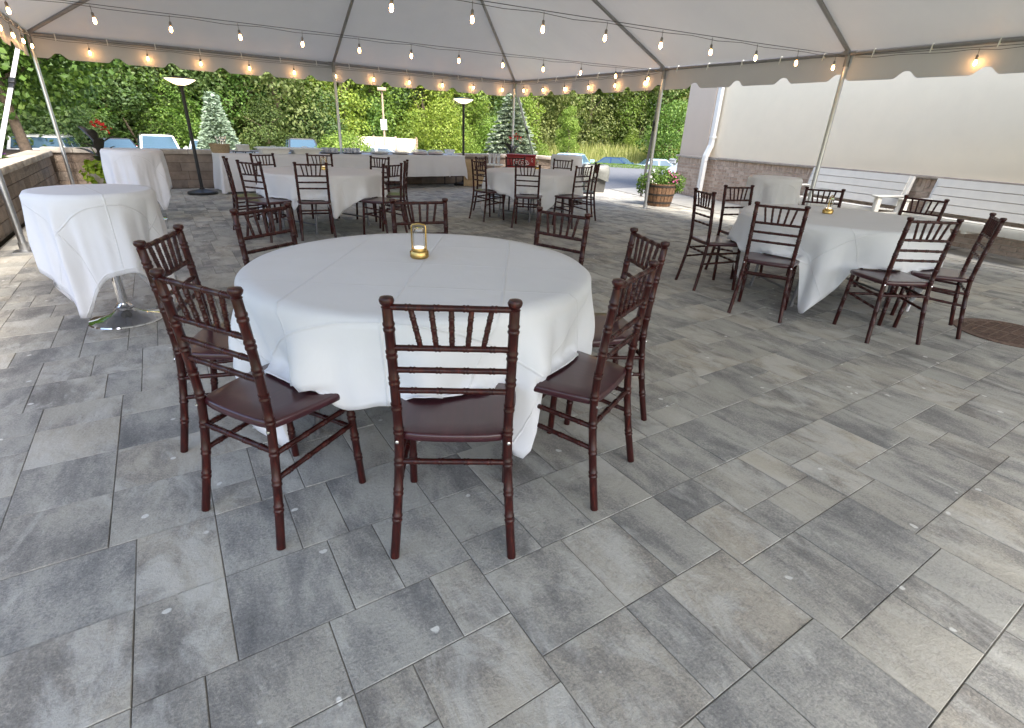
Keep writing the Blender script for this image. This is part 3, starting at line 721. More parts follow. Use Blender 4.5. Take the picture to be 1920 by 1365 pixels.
CH = [
 (.689, 1.367, -30.4, 'nearest dark wood chair, seen straight from behind', 1),
 (.173, 1.797, -59.6, 'dark wood chair with its whole seat bare, left of the nearest table', 1),
 (.112, 2.429, -112.3, 'dark wood chair half hidden behind another on the left side of the nearest table', 1),
 (.516, 3.013, -147.8, 'dark wood chair behind the nearest table at its far left', 1),
 (1.349, 3.063, -188.3, 'dark wood chair behind the nearest table right behind the brass lantern', 1),
 (1.829, 2.458, 108.9, 'reddish wood chair at the far right of the nearest table facing the viewer', 1),
 (1.728, 1.786, 67.9, 'farther of the two overlapping dark chairs right of the nearest table', 1),
 (1.257, 1.401, 24.5, 'nearer of the two overlapping dark chairs right of the nearest table', 1),
 (1.517, 6.900, -9.6, 'dark wood chair seen from behind at the front of the table by the buffet', 2),
 (1.001, 7.033, -56.2, 'dark chair turned half away at the left of the table by the buffet', 2),
 (.854, 7.570, -90.7, 'dark wood chair seen edge on at the left of the table by the buffet', 2),
 (1.323, 8.403, -153.1, 'leftmost of the three chairs between the buffet and its round table', 2),
 (2.025, 8.511, -193.0, 'middle of the three chairs between the buffet and its round table', 2),
 (2.666, 8.045, 119.8, 'rightmost of the three chairs between the buffet and its round table', 2),
 (2.359, 6.752, 29.9, 'dark chair with visible bare seat right of the table by the buffet', 2),
 (2.726, 7.317, 62.3, 'dark wood chair seen edge on at the right of the table by the buffet', 2),
 (4.355, 7.469, -83.6, 'dark chair in side view left of the table near the far corner leg', 3),
 (4.905, 8.345, -148.3, 'dark chair mostly hidden behind another, left of the far corner table', 3),
 (5.510, 8.366, -198.5, 'dark wood chair in front of the red drinks cooler', 3),
 (6.085, 7.866, 121.3, 'dark wood chair in front of the cocktail table by the driveway', 3),
 (5.303, 6.462, 10.0, 'dark wood chair at the right front of the far corner table', 3),
 (6.001, 7.015, 57.8, 'dark wood chair seen edge on in front of the grey bin', 3),
 (4.592, 6.661, -40.5, 'dark wood chair seen from behind at the front of the far corner table', 3),
 (4.384, 3.135, -136.4+22, 'dark wood chair seen edge on at the left end of the table by the benches', 4),
 (5.093, 3.312, -194.1, 'dark wood chair in front of the grey draped cocktail table by the wall', 4),
 (4.106, 2.356, -85.0+20, 'dark wood chair seen from behind at the left front of the table by the benches', 4),
 (5.869, 2.940, 125.2, 'dark wood chair behind the lantern in front of the left white bench', 4),
 (6.036, 2.184, 85.9, 'dark wood chair in front of the gap between the two white benches', 4),
 (4.454, 1.583, -30.8, 'dark wood chair seen from behind, right front of the table by the benches', 4),
 (5.048, 1.473, 25.4, 'dark wood chair seen edge on at the right end of the table by the benches', 4),
]
for x, y, d, lb, g_ in CH: place_chair(x, y, d, lb, (G1, G2, G3, G4)[g_-1])

# ------------------------------------------------------------------ round tables and cloths
def cloth_bm(R, top, half, rot, chairs=(), seed=1, K=10, amp=.095, na=260, lift=None, seat=.462, floor=.012, crumple=.018, pull=.07):
    rr = random.Random(seed); ph = [rr.uniform(0, 6.28) for _ in range(6)]
    bm = B(); lay = bm.loops.layers.float_color.new('fold'); info = {}
    rads = [0, .25, .5, .75, .92, .985]; rings = []
    nh = 16
    for i in range(na):
        th = 2*PI*i/na; ct, st_ = math.cos(th), math.sin(th)
        lx, ly = math.cos(th-rot), math.sin(th-rot)
        ext = half/max(abs(lx), abs(ly))
        ext = min(ext, half*1.33)                       # rounded corner tip
        hang = ext-R; corner = max(0, (ext/half-1)/.41)
        col = []
        for f in rads:
            r_ = f*R; z = top+.0015*math.sin(7*r_*ct+ph[0])*math.sin(5*r_*st_+ph[1])
            col.append((r_*ct, r_*st_, z, r_*lx, r_*ly))
        # chair seats hold the cloth up
        sm = 0
        for (cx_, cy_) in chairs:
            a = math.atan2(cy_, cx_); da = abs((th-a+PI) % (2*PI)-PI); sm = max(sm, 1-smooth(.16, .30, da))
        w1 = math.sin(K*th+ph[2]+.9*math.sin(2*th+ph[3])); w2 = math.sin((2*K+3)*th+ph[4]); w3 = math.sin(4*th+ph[5])
        wave = 1.25*((.5+.5*w1)**2.2-.30)+.30*((.5+.5*w2)**2-.35)+.2*w3
        for k in range(1, nh+1):
            l = hang*k/nh; rad = R+.006+min(.006, l*.3); z = top-.004-max(0, l-.010)
            g_ = smooth(.0, .33, l); rad += amp*g_*(wave*(.55+.75*corner)+.10)
            cr = mnoise.noise(Vector((3.2*ct+seed, 3.2*st_, z*4.0)))+.5*abs(mnoise.noise(Vector((6*ct, 6*st_+seed, z*7.0))))
            rad += crumple*smooth(.02, .2, l)*cr-pull*corner*g_
            z += .03*g_*abs(wave)*.5
            if sm > 0 and z < seat+.004:
                over = (seat+.004)-z; zz = seat+.004+.006*math.sin(over*25)**2; rad2 = R+.012+min(over*.5, .022+.012*wave)
                z = z*(1-sm)+zz*sm; rad = rad*(1-sm)+rad2*sm
            if z < floor: rad += (floor-z)*.6; z = floor+.002*k
            col.append((rad*ct, rad*st_, z, (R+l)*lx, (R+l)*ly))
        rings.append(col)
    center = bm.verts.new((0, 0, top)); info[center] = (0, 0)
    V = []
    for col in rings:
        row = []
        for j, c in enumerate(col):
            if j == 0: row.append(center); continue
            v = bm.verts.new(c[:3]); info[v] = (c[3], c[4]); row.append(v)
        V.append(row)
    for i in range(na):
        a, b = V[i], V[(i+1) % na]
        bm.faces.new((center, a[1], b[1]))
        for j in range(1, len(a)-1): bm.faces.new((a[j], a[j+1], b[j+1], b[j]))
    for f in bm.faces:
        for l in f.loops: l[lay] = (info[l.vert][0]+5.2, info[l.vert][1]+5.2, 0, 1)
    return bm
def round_table(x, y, R, label, clabel, rot, chairs, seed, half=1.17, pitch=None, legs=True, mat=None, lift=None):
    t = thing('round_table', label, 'table', (x, y, 0), rot, 'round folding tables')
    bm = B(); lathe(bm, [(R-.03, .705), (R-.006, .712), (R-.006, .738), (R-.02, .742)], 64); obj('tabletop', bm, M['tabletop'], t)
    for s in (-1, 1):
        for q in (-1, 1):
            bm = B(); tube(bm, [(s*.40, q*.34, .70), (s*.46, q*.34, .03)], .014, 10); lathe(bm, [(.019, 0), (.019, .04)], 10, (s*.463, q*.34, 0)); obj('leg', bm, M['tubegrey'], t)
        bm = B(); tube(bm, [(s*.452, -.33, .12), (s*.452, .33, .12)], .011, 8); obj('crossbar', bm, M['tubegrey'], t)
    cs = [((cx-x), (cy-y)) for cx, cy in chairs]
    o = obj('tablecloth', cloth_bm(R, .7475, half, rot, cs, seed), mat or M['cloth'], None, (x, y, 0), 0, ang=180)
    tag(o, clabel, 'tablecloth', 'white cloths on the round tables')
    sf = o.modifiers.new('hem', 'SOLIDIFY'); sf.thickness = .0016; sf.offset = 1
cp = lambda g_: [(c[0], c[1]) for c in CH if c[4] == g_]
VR = -math.radians(33.67)
round_table(.95, 2.23, .785, 'round folding table nearest the viewer, hidden under its white cloth', 'bright white cloth with square fold creases on the nearest round table', VR+.0, cp(1), 3, 1.14)
round_table(1.82, 7.62, .80, 'round folding table in front of the buffet under a pale cloth', 'pale cloth on the round table in front of the buffet', math.radians(26), cp(2), 11, 1.13)
round_table(5.23, 7.44, .80, 'round folding table near the far corner tent leg under a pale cloth', 'greyish white cloth on the round table in front of the red cooler', math.radians(15), cp(3), 23, 1.13)
round_table(5.10, 2.40, .82, 'round folding table by the benches with its grey metal legs showing', 'white cloth with one long pointed corner on the table by the benches', math.radians(-27), cp(4), 37, 1.17)

# ------------------------------------------------------------------ cocktail tables
def cocktail(x, y, H_, label, clabel, rot, seed, R=.335, half=.83, mat=None):
    t = thing('cocktail_table', label, 'table', (x, y, 0), rot, 'standing tables with chrome pedestals')
    bm = B(); lathe(bm, [(.225, 0), (.228, .008), (.222, .016), (.17, .028), (.10, .050), (.055, .080), (.044, .095)], 48); obj('pedestal_base', bm, M['chrome'], t)
    bm = B(); lathe(bm, [(.030, .09), (.030, H_-.03)], 20); obj('column', bm, M['chrome'], t)
    bm = B(); lathe(bm, [(.055, .088), (.058, .098), (.046, .108), (.04, .125)], 20); obj('collar', bm, M['chrome'], t)
    bm = B(); lathe(bm, [(R-.02, H_-.03), (R-.004, H_-.024), (R-.004, H_-.005), (R-.012, H_-.002)], 48); obj('tabletop', bm, M['tabletop'], t)
    o = obj('tablecloth', cloth_bm(R, H_+.001, half, rot, (), seed, 8, .042, 240, seat=-9, crumple=.010, pull=.03), mat or M['cloth'], None, (x, y, 0), 0, ang=180)
    tag(o, clabel, 'tablecloth', 'white cloths on the standing tables')
    sf = o.modifiers.new('hem', 'SOLIDIFY'); sf.thickness = .0016; sf.offset = 1
cocktail(-.42, 4.37, .888, 'standing cocktail table with a shiny chrome pedestal, nearest of its kind', 'white cloth on the nearest standing table, one corner hanging to the chrome base', math.radians(14), 5)
cocktail(-.30, 8.98, .917, 'standing cocktail table by the retaining wall under a white cloth', 'white cloth on the standing table by the red canna', math.radians(-3), 9)
cocktail(7.62, 9.60, .905, 'standing cocktail table next to the grey bin under a pale cloth', 'pale cloth on the standing table next to the grey bin', .3, 14)
cocktail(7.15, 4.33, .905, 'standing cocktail table by the downspout under a shaded cloth', 'shaded grey looking cloth on the standing table between downspout and bench', .9, 18)

# ------------------------------------------------------------------ buffet
BX0, BX1, BY0, BSL = .92, 6.45, 11.80, .085
buf_rz = math.atan(BSL)
def rect_cloth(w_, d_, top, drop, seed, K=9, amp=.03, flare=.10):
    rr = random.Random(seed); p1, p2 = rr.uniform(0, 6), rr.uniform(0, 6)
    bm = B(); lay = bm.loops.layers.float_color.new('fold'); info = {}; per = []; r_ = .03
    def arc(cx, cy, a0):
        return [(cx+r_*math.cos(a0+PI/2*k/5), cy+r_*math.sin(a0+PI/2*k/5), math.cos(a0+PI/2*k/5), math.sin(a0+PI/2*k/5), 1-abs(k-2.5)/2.5) for k in range(6)]
    def side(a, b, n, nx_, ny_): return [(a[0]+(b[0]-a[0])*i/n, a[1]+(b[1]-a[1])*i/n, nx_, ny_, 0) for i in range(1, n)]
    x1, y1 = w_/2, d_/2
    per += side((x1-r_, -y1), (x1-r_, -y1), 2, 0, -1)[:0]
    per += side((-x1+r_, -y1), (x1-r_, -y1), 40, 0, -1)+arc(x1-r_, -y1+r_, -PI/2)+side((x1, -y1+r_), (x1, y1-r_), 14, 1, 0)+arc(x1-r_, y1-r_, 0)+side((x1-r_, y1), (-x1+r_, y1), 40, 0, 1)+arc(-x1+r_, y1-r_, PI/2)+side((-x1, y1-r_), (-x1, -y1+r_), 14, -1, 0)+arc(-x1+r_, -y1+r_, PI)
    n = len(per); rows = []
    top_f = []
    for i, (x, y, nx_, ny_, c) in enumerate(per):
        s = i/n*2*PI; wv = math.sin(K*s+p1)*.6+math.sin(2.3*K*s+p2)*.4; row = []
        for k in range(9):
            l = drop*k/8*(1+.25*c); g_ = smooth(0, drop, l); off = .006+(amp*wv+.015)*g_+flare*c*g_
            v = bm.verts.new((x+nx_*off, y+ny_*off, max(.02, top-max(0, l-.005)))); info[v] = (x+nx_*l, y+ny_*l); row.append(v)
        rows.append(row)
    for i in range(n):
        a, b = rows[i], rows[(i+1) % n]
        for k in range(8): bm.faces.new((a[k], a[k+1], b[k+1], b[k]))
    bm.faces.new([r[0] for r in rows])
    for f in bm.faces:
        for l in f.loops: l[lay] = (info[l.vert][0]+5.2, info[l.vert][1]+5.2, 0, 1)
    return bm
blabels = [('left folding buffet table carrying the basket and white tubs', 'white cloth on the left buffet table hanging almost to the ground', .70), ('middle folding buffet table carrying the plate stacks', 'white cloth on the middle buffet table', .56), ('right folding buffet table with a bare leg showing', 'white cloth on the right buffet table, stopping short of the ground', .48)]
for i, (lb, cl, dp) in enumerate(blabels):
    xm = BX0+(BX1-BX0)*(i+.5)/3; wd = (BX1-BX0)/3-.01; ym = BY0+.38+BSL*(xm-BX0)
    t = thing('folding_table', lb, 'table', (xm, ym, 0), buf_rz, 'tables of the long buffet')
    bm = B(); box(bm, (-wd/2+.01, -.37, .69), (wd/2-.01, .37, .733), bev=.006); obj('tabletop', bm, M['tabletop'], t)
    for s in (-1, 1):
        for q in (-1, 1):
            bm = B(); tube(bm, [(s*(wd/2-.22), q*.28, .69), (s*(wd/2-.20), q*.28, .34), (s*(wd/2-.20), q*.28, 0)], .0135, 8); obj('leg', bm, M['black'], t)
        bm = B(); tube(bm, [(s*(wd/2-.20), -.28, .30), (s*(wd/2-.20), .28, .30)], .010, 8); obj('crossbar', bm, M['black'], t)
    o = obj('tablecloth', rect_cloth(wd+.004, .76, .7365, dp, 40+i), M['cloth'], None, (xm, ym, 0), buf_rz, ang=180)
    tag(o, cl, 'tablecloth', 'white cloths on the buffet tables')
BT = .738
def bpos(x, dy=.30): return (x, BY0+BSL*(x-BX0)+dy, BT)
# wicker basket with cutlery
t = thing('cutlery_basket', 'tan wicker basket of cutlery at the left end of the buffet', 'basket', bpos(1.02, .30), buf_rz)
bm = B()
for k in range(9):
    z = .008+k*.018; r_ = .10+.018*k/8
    tube(bm, [((r_*1.5+.004*math.sin(q*9+k*PI))*math.cos(q), (r_+.004*math.sin(q*9+k*PI))*math.sin(q), z) for q in [2*PI*j/36 for j in range(37)]], .009, 6)
obj('woven_side', bm, M['wicker'], t)
bm = B(); lathe(bm, [(.11, 0), (.11, .008)], 20); obj('bottom', bm, M['wicker'], t)
for k in range(9):
    a = rnd.uniform(0, 6.28); q = rnd.uniform(0, .07); h = rnd.uniform(.23, .31); bm = B(); x, y = q*1.4*math.cos(a), q*math.sin(a)
    tube(bm, [(x, y, .02), (x*1.3, y*1.3, h-.05)], .004, 5); box(bm, (x*1.3-.012, y*1.3-.003, h-.06), (x*1.3+.012, y*1.3+.003, h), bev=.002); obj('fork', bm, M['steel'], t)
# stacked white boxes / napkins
t = thing('plate_stack', 'stack of square white plates on a low black rack beside the wicker basket', 'plates', bpos(1.42, .30), buf_rz)
for k in range(7):
    bm = B(); box(bm, (-.11, -.10, .035+k*.018), (.11, .10, .048+k*.018), bev=.005); obj('plate', bm, M['white'], t)
bm = B(); box(bm, (-.17, -.12, .022), (.20, .12, .030))
for sx in (-.16, .02, .19):
    for sy in (-.11, .11): box(bm, (sx-.008, sy-.008, 0), (sx+.008, sy+.008, .0219))
obj('rack', bm, M['black'], t, smooth=False)
def tub(x, label, dy):
    t = thing('serving_tub', label, 'tub', bpos(x, dy), buf_rz, 'white covered serving tubs')
    bm = B(); vs = []
    for z, a, b in ((0, .24, .15), (.085, .27, .18)):
        vs.append([bm.verts.new((sx*a, sy*b, z)) for sx, sy in ((-1, -1), (1, -1), (1, 1), (-1, 1))])
    for i in range(4): bm.faces.new((vs[0][i], vs[0][(i+1) % 4], vs[1][(i+1) % 4], vs[1][i]))
    bm.faces.new(vs[0][::-1]); bm.faces.new(vs[1]); obj('tray', bm, M['white'], t, smooth=False)
    bm = B(); box(bm, (-.325, -.22, .086), (.325, .22, .108), bev=.008); box(bm, (-.28, -.18, .108), (.28, .18, .120), bev=.006); lid = obj('lid', bm, M['white'], t)
    bm = B(); tube(bm, [(-.05, 0, .118), (-.05, 0, .138), (.05, 0, .138), (.05, 0, .118)], .006, 6); obj('handle', bm, M['white'], lid)
tub(1.98, 'left white covered serving tub on the buffet', .22); tub(2.60, 'right white covered serving tub on the buffet', .20)
def cup_pack(x, label):
    t = thing('cup_tray', label, 'cup tray', bpos(x, .38), buf_rz, 'trays of clear cups on the buffet')
    bm = B(); lathe(bm, [(.19, 0), (.22, .022), (.215, .024), (.18, .008)], 24); obj('tray', bm, M['black'], t)
    cb = B(); lathe(cb, [(.020, 0), (.028, .105), (.0265, .105), (.019, .004)], 10, cap=False); cm = finish(cb, 'cup', M['plastic'])
    for i in range(-3, 4):
        for j in range(-3, 4):
            if i*i+j*j < 10: link('cup', cm, t, (i*.056, j*.056, .012))
cup_pack(3.18, 'left round tray of upturned clear cups in the middle of the buffet'); cup_pack(3.68, 'right round tray of upturned clear cups behind the middle tent leg')
def platter(x, m, label, h=.05):
    t = thing('food_platter', label, 'platter', bpos(x, .34), buf_rz, 'covered platters on the buffet')
    bm = B(); lathe(bm, [(.15, 0), (.21, .016), (.208, .019), (.15, .006)], 28); obj('dish', bm, M['black'], t)
    bm = B()
    for k in range(26):
        a, q = rnd.uniform(0, 6.28), .17*math.sqrt(rnd.random()); r_ = rnd.uniform(.02, .035); bmesh.ops.create_icosphere(bm, subdivisions=1, radius=r_, matrix=Matrix.Translation((q*math.cos(a), q*math.sin(a), .020+(.17-q)*.12)))
    obj('food', bm, m, t)
    bm = B(); lathe(bm, [(.205, .020), (.200, .07), (.16, .105), (.0, .115)], 28, cap=False); obj('dome_lid', bm, M['plastic'], t)
platter(4.32, M['food'], 'left of the two platters of mixed food under clear domes'); platter(4.85, M['food'], 'right of the two platters of mixed food under clear domes')
platter(5.36, M['fruit'], 'left of the two red fruit platters near the right end of the buffet'); platter(5.80, M['fruit'], 'right of the two red fruit platters near the right end of the buffet')
t = thing('glass_bowl', 'clear glass bowl at the right end of the buffet', 'bowl', bpos(6.22, .36))
bm = B(); lathe(bm, [(.06, 0), (.11, .03), (.135, .09), (.13, .125), (.124, .125), (.128, .09), (.10, .035), (.02, .012)], 28); obj('bowl', bm, M['plastic'], t)
bm = B(); lathe(bm, [(.065, -.0005), (.055, .010)], 20); obj('foot', bm, M['plastic'], t)

# ------------------------------------------------------------------ lanterns
def lantern(x, y, rot, label, dark=False, s=1.0):
    t = thing('table_lantern', label, 'lantern', (x, y, .750), rot, 'small glass lanterns on the round tables'); m = M['brass']
    bm = B(); lathe(bm, [(.041, 0), (.046, .006), (.046, .030), (.042, .036), (.034, .037), (.033, .046), (.0, .046)], 28); obj('base', bm, m, t)
    bm = B(); lathe(bm, [(.0265, .0465), (.0265, .130), (.0245, .130), (.0245, .0475)], 24, cap=False); obj('glass_cylinder', bm, M['glass'], t)
    bm = B(); lathe(bm, [(.024, .0475), (.024, .0535)], 20); obj('light_disc', bm, M['candle'], t)
    bm = B(); lathe(bm, [(.0265, .131), (.0265, .140), (.02, .143)], 20); obj('cap', bm, M['chrome'], t)
    bm = B(); tube(bm, [(-.034, 0, .030), (-.034, 0, .150), (-.030, 0, .158), (0, 0, .164), (.030, 0, .158), (.034, 0, .150), (.034, 0, .030)], .0042, 8); obj('handle', bm, m, t)
lantern(.985, 2.345, VR, 'brass lantern with a glass cylinder on the nearest round table')
lantern(1.89, 7.75, VR, 'small lantern on the round table in front of the buffet')
lantern(5.55, 7.80, VR, 'small lantern on the table in front of the red cooler')
lantern(5.18, 2.54, .2, 'brass lantern with a glass cylinder on the table by the benches')

# ------------------------------------------------------------------ heater lamps
def patio_lamp(x, y, H_, label):
    t = thing('floor_lamp', label, 'lamp', (x, y, 0), VR, 'black floor lamps with glowing bowls')
    bm = B(); lathe(bm, [(.26, 0), (.265, .02), (.25, .045), (.12, .075), (.05, .09), (.035, .12)], 36); obj('base', bm, M['black'], t)
    bm = B(); lathe(bm, [(.030, .10), (.030, H_-.10)], 16); obj('pole', bm, M['black'], t)
    bm = B(); lathe(bm, [(.04, H_-.125), (.13, H_-.095), (.21, H_-.05), (.245, H_-.025)], 36, cap=False); obj('lamp_bowl', bm, M['heat'], t)
    bm = B(); lathe(bm, [(.245, H_-.024), (.275, H_-.022), (.268, H_-.012), (.12, H_+.012), (.02, H_+.02)], 36); obj('reflector', bm, M['black'], t)
    bm = B(); lathe(bm, [(.045, H_-.16), (.05, H_-.118)], 16); obj('neck', bm, M['black'], t)
patio_lamp(.57, 11.95, 1.98, 'tall black floor lamp with a lit bowl left of the buffet'); patio_lamp(6.62, 12.62, 2.04, 'tall black floor lamp with a lit bowl at the right end of the buffet')

# ------------------------------------------------------------------ benches by the wall
def bench(s0, label):
    # bench placed along the front of the building, in its frame
    p = WALL0+bd*s0+bn*.12
    t = thing('bench', label, 'bench', (p.x, p.y, 0), brz, 'white slatted benches against the wall')
    W = 1.92
    def yb(z): return .10-(z-.42)*.22+.02        # leaning back
    for k in range(4):
        z0 = .475+k*.118; bm = B(); Mx = Matrix.Translation((W/2, yb(z0+.05), z0+.055)) @ Matrix.Rotation(.22, 4, 'X'); box(bm, (-W/2+.05, -.011, -.056), (W/2-.05, .011, .056), Mx, .002); obj('back_slat', bm, M['bench'], t, smooth=False)
    for k in range(5):
        y0 = .16+k*.085; bm = B(); box(bm, (.03, y0, .405+.006*k), (W-.03, y0+.078, .427+.006*k), bev=.004); obj('seat_slat', bm, M['bench'], t, smooth=False)
    bm = B(); box(bm, (.03, .592, .33), (W-.03, .612, .436), bev=.004); obj('front_rail', bm, M['bench'], t)
    for x in (.0, W-.07):
        bm = B(); box(bm, (x, .54, 0), (x+.07, .63, .615), bev=.006); obj('front_leg', bm, M['bench'], t)
        bm = B(); Mx = Matrix.Translation((x+.035, .06, .47)) @ Matrix.Rotation(.20, 4, 'X'); box(bm, (-.035, -.03, -.47), (.035, .03, .475), Mx, .006); obj('rear_post', bm, M['bench'], t)
        bm = B(); box(bm, (x-.025, .06, .617), (x+.095, .68, .645), bev=.012); obj('armrest', bm, M['bench'], t)
        bm = B(); box(bm, (x+.012, .09, .30), (x+.058, .54, .385), bev=.006); obj('side_rail', bm, M['bench'], t)
    bm = B(); box(bm, (W/2-.03, .12, .29), (W/2+.03, .60, .40), bev=.006); obj('centre_support', bm, M['bench'], t)
bench(4.78, 'white slatted bench behind the pole, left of the two by the wall'); bench(2.50, 'white slatted bench cut off by the edge, right of the two by the wall')

# ------------------------------------------------------------------ leaves
def leaf_quads(bm, pts, size, jitter=.5, up=.4, aspect=.62):
    for p, n in pts:
        d = (Vector(n)+Vector((rnd.gauss(0, jitter), rnd.gauss(0, jitter), rnd.gauss(0, jitter)+up))).normalized()
        a = d.cross(Vector((rnd.gauss(0, 1), rnd.gauss(0, 1), rnd.gauss(0, 1)))).normalized(); b = d.cross(a)
        s = size*rnd.uniform(.65, 1.3); p = Vector(p)
        vs = [bm.verts.new(p+a*s), bm.verts.new(p+b*s*aspect-d*s*.12), bm.verts.new(p-a*s), bm.verts.new(p-b*s*aspect-d*s*.12)]
        bm.faces.new(vs)
def blob_pts(blobs, n, fill=.25):
    out = []; ws = [b[1][0]*b[1][1]+b[1][0]*b[1][2] for b in blobs]; tw = sum(ws)
    for b, w_ in zip(blobs, ws):
        c, r = Vector(b[0]), b[1]
        for _ in range(int(n*w_/tw)):
            v = Vector((rnd.gauss(0, 1), rnd.gauss(0, 1), rnd.gauss(0, 1))).normalized()
            q = 1+rnd.gauss(0, .09)-(rnd.random()**2*.7 if rnd.random() < fill else 0)
            out.append((c+Vector((v.x*r[0], v.y*r[1], v.z*r[2]))*q, v))
    return out
def crown_blobs(R, H0, H1, n, wide=1.0):
    bl = []
    for k in range(n):
        z = H0+(H1-H0)*(k+.5)/n*rnd.uniform(.9, 1.1); q = math.sin(PI*min(.97, max(.12, (z-H0)/(H1-H0)*.86+.12)))
        a = k*2.4+rnd.uniform(-.5, .5); r_ = R*q*rnd.uniform(.45, .8)
        s = R*rnd.uniform(.28, .46)
        bl.append(((r_*math.cos(a), r_*math.sin(a), z), (s*wide, s*wide, s*rnd.uniform(.6, .85))))
    bl.append(((0, 0, (H0+H1)/2), (R*.6, R*.6, (H1-H0)*.42)))
    return bl
def trunk_bm(H_, r, R, nb=6, h0=.35):
    bm = B(); tube(bm, [(0, 0, -.3), (.02*H_*.3, 0, H_*.3), (-.015*H_*.3, .02*H_, H_*.65), (0, 0, H_*.95)], [r*1.25, r, r*.7, r*.2], 9)
    for k in range(nb):
        a = k*2.4; z = H_*(h0+.45*k/nb); q = R*rnd.uniform(.5, .8)
        tube(bm, [(0, 0, z), (q*.5*math.cos(a), q*.5*math.sin(a), z+.12*H_), (q*math.cos(a), q*math.sin(a), z+.22*H_)], [r*.45, r*.28, r*.08], 6)
    return bm
TREES = []
def make_kind(R, H_, H0, n, leaves, size, tr, nb=7, wide=1.0):
    bm = B(); leaf_quads(bm, blob_pts(crown_blobs(R, H0, H_, n, wide), leaves), size)
    cm = finish(bm, 'crown', None, False); tb = trunk_bm(H_*.9, tr, R, nb); tb.normal_update(); tm = finish(tb, 'trunk', M['trunk'])
    return cm, tm
kinds = {}
for nm, args, mat in (('broad', (4.0, 10.5, .6, 30, 19000, .105, .20), 'leafA'), ('broad2', (4.4, 11.5, .4, 34, 19000, .115, .22), 'leafB'), ('tall', (2.5, 11.0, .5, 24, 14000, .098, .16), 'leafC'), ('deep', (3.6, 11.0, .3, 30, 18000, .110, .2), 'leafD'), ('low', (1.9, 3.2, .1, 14, 7000, .066, .06), 'leafC'), ('low2', (2.2, 4.0, .1, 14, 8000, .068, .07), 'leafA')):
    cm, tm = make_kind(*args); kinds[nm] = (cm, tm)
def put_tree(kind, mat, x, y, sc, label, name='tree', cat='tree', group=None, sz=1.0, z=None):
    cm, tm = kinds[kind]; key = (kind, mat)
    if key not in kinds:
        c2 = cm.copy(); c2.materials.clear(); c2.materials.append(M[mat]); kinds[key] = c2
    t = thing(name, label, cat, (x, y, (ground_z(x, y) if z is None else z)-.05), rnd.uniform(0, 6.28), group); t.scale = (sc, sc, sc*sz)
    link('trunk', tm, t); link('crown', kinds[key], t)
    return t
VF = Vector((f0.x, f0.y)).normalized(); VRt = Vector((r0.x, r0.y))
def from_bearing(px, D):      # bearing measured as a fraction across the view; gives ground coordinates
    a = math.atan((px-960)/1010.); v = VF*math.cos(a)+VRt*math.sin(a); return v.x*D, v.y*D
MARK = [(-60, 'at the left picture edge'), (45, 'beside the left corner leg'), (120, 'above the white car at the left'), (205, 'behind the dark canna leaves'), (235, 'right of the dark canna leaves'), (290, 'behind the white car with mirrors'), (345, 'behind the left floor lamp'), (425, 'behind the silver spruce'), (490, 'right of the silver spruce'), (570, 'behind the black car by the tubs'), (615, 'left of the middle tent leg'), (665, 'right of the middle tent leg'), (715, 'behind the wooden lamp post'), (760, 'right of the beige enclosure'), (800, 'above the food platters'), (835, 'above the red fruit platters'), (875, 'behind the right floor lamp'), (915, 'left of the blue spruce'), (960, 'behind the blue spruce'), (1010, 'right of the blue spruce'), (1045, 'behind the far cocktail table'), (1070, 'above the pale blue car roof'), (1105, 'left of the dark blue saloon'), (1150, 'behind the dark blue saloon'), (1185, 'between the two cars across the driveway'), (1235, 'behind the pale blue hatchback'), (1300, 'beside the corner of the building'), (9999, 'hidden behind the building')]
mark = lambda px: next(t_ for lim, t_ in MARK if px <= lim)
woods = [ # bearing, distance, kind, material, scale
 (-260, 30, 'broad', 'leafA', 1.0), (-90, 34, 'broad2', 'leafB', .95), (-10, 27, 'broad', 'leafD', .8), (75, 36, 'broad', 'leafA', 1.0), (165, 38, 'broad2', 'leafB', 1.0), (215, 35.5, 'deep', 'leafD', .72), (255, 39, 'broad', 'leafA', 1.0), (320, 37.5, 'broad2', 'leafD', .85),
 (385, 41, 'broad', 'leafA', 1.05), (455, 39, 'broad', 'leafA', .92), (520, 38, 'broad2', 'leafB', .95), (585, 41, 'broad', 'leafA', 1.0), (640, 39, 'tall', 'leafC', .95), (690, 42, 'broad', 'leafA', .9), (740, 44, 'deep', 'leafD', .95), (785, 42, 'tall', 'leafC', .9), (820, 46, 'broad2', 'leafB', .9), (850, 44, 'tall', 'leafC', 1.0),
 (885, 48, 'deep', 'leafD', .95), (930, 50, 'broad', 'leafC', .9), (985, 56, 'broad2', 'leafB', .95), (1030, 60, 'deep', 'leafA', .95), (1080, 60, 'broad2', 'leafB', 1.0), (1130, 61, 'broad', 'leafC', .95), (1175, 61, 'broad2', 'leafB', 1.05), (1225, 62, 'broad', 'leafA', 1.0), (1275, 62, 'broad2', 'leafB', 1.1), (1330, 62, 'deep', 'leafD', 1.0),
]
tl = {'broad': 'round crowned leafy tree', 'broad2': 'wide olive leafed tree', 'tall': 'narrow bright yellow green tree', 'deep': 'dark green dense tree'}
for i, (px, D, k, m, sc) in enumerate(woods):
    x, y = from_bearing(px, D)
    lb = tl[k]+' of the wood '+mark(px)
    put_tree(k, m, x, y, sc, lb, 'tree', 'tree', tl[k]+'s of the wood', rnd.uniform(.9, 1.1))
back = [(-60, 50), (60, 52), (180, 54), (300, 54), (430, 55), (560, 56), (670, 58), (770, 60), (870, 64), (960, 66), (1060, 70), (1150, 74), (1240, 76), (1330, 78)]
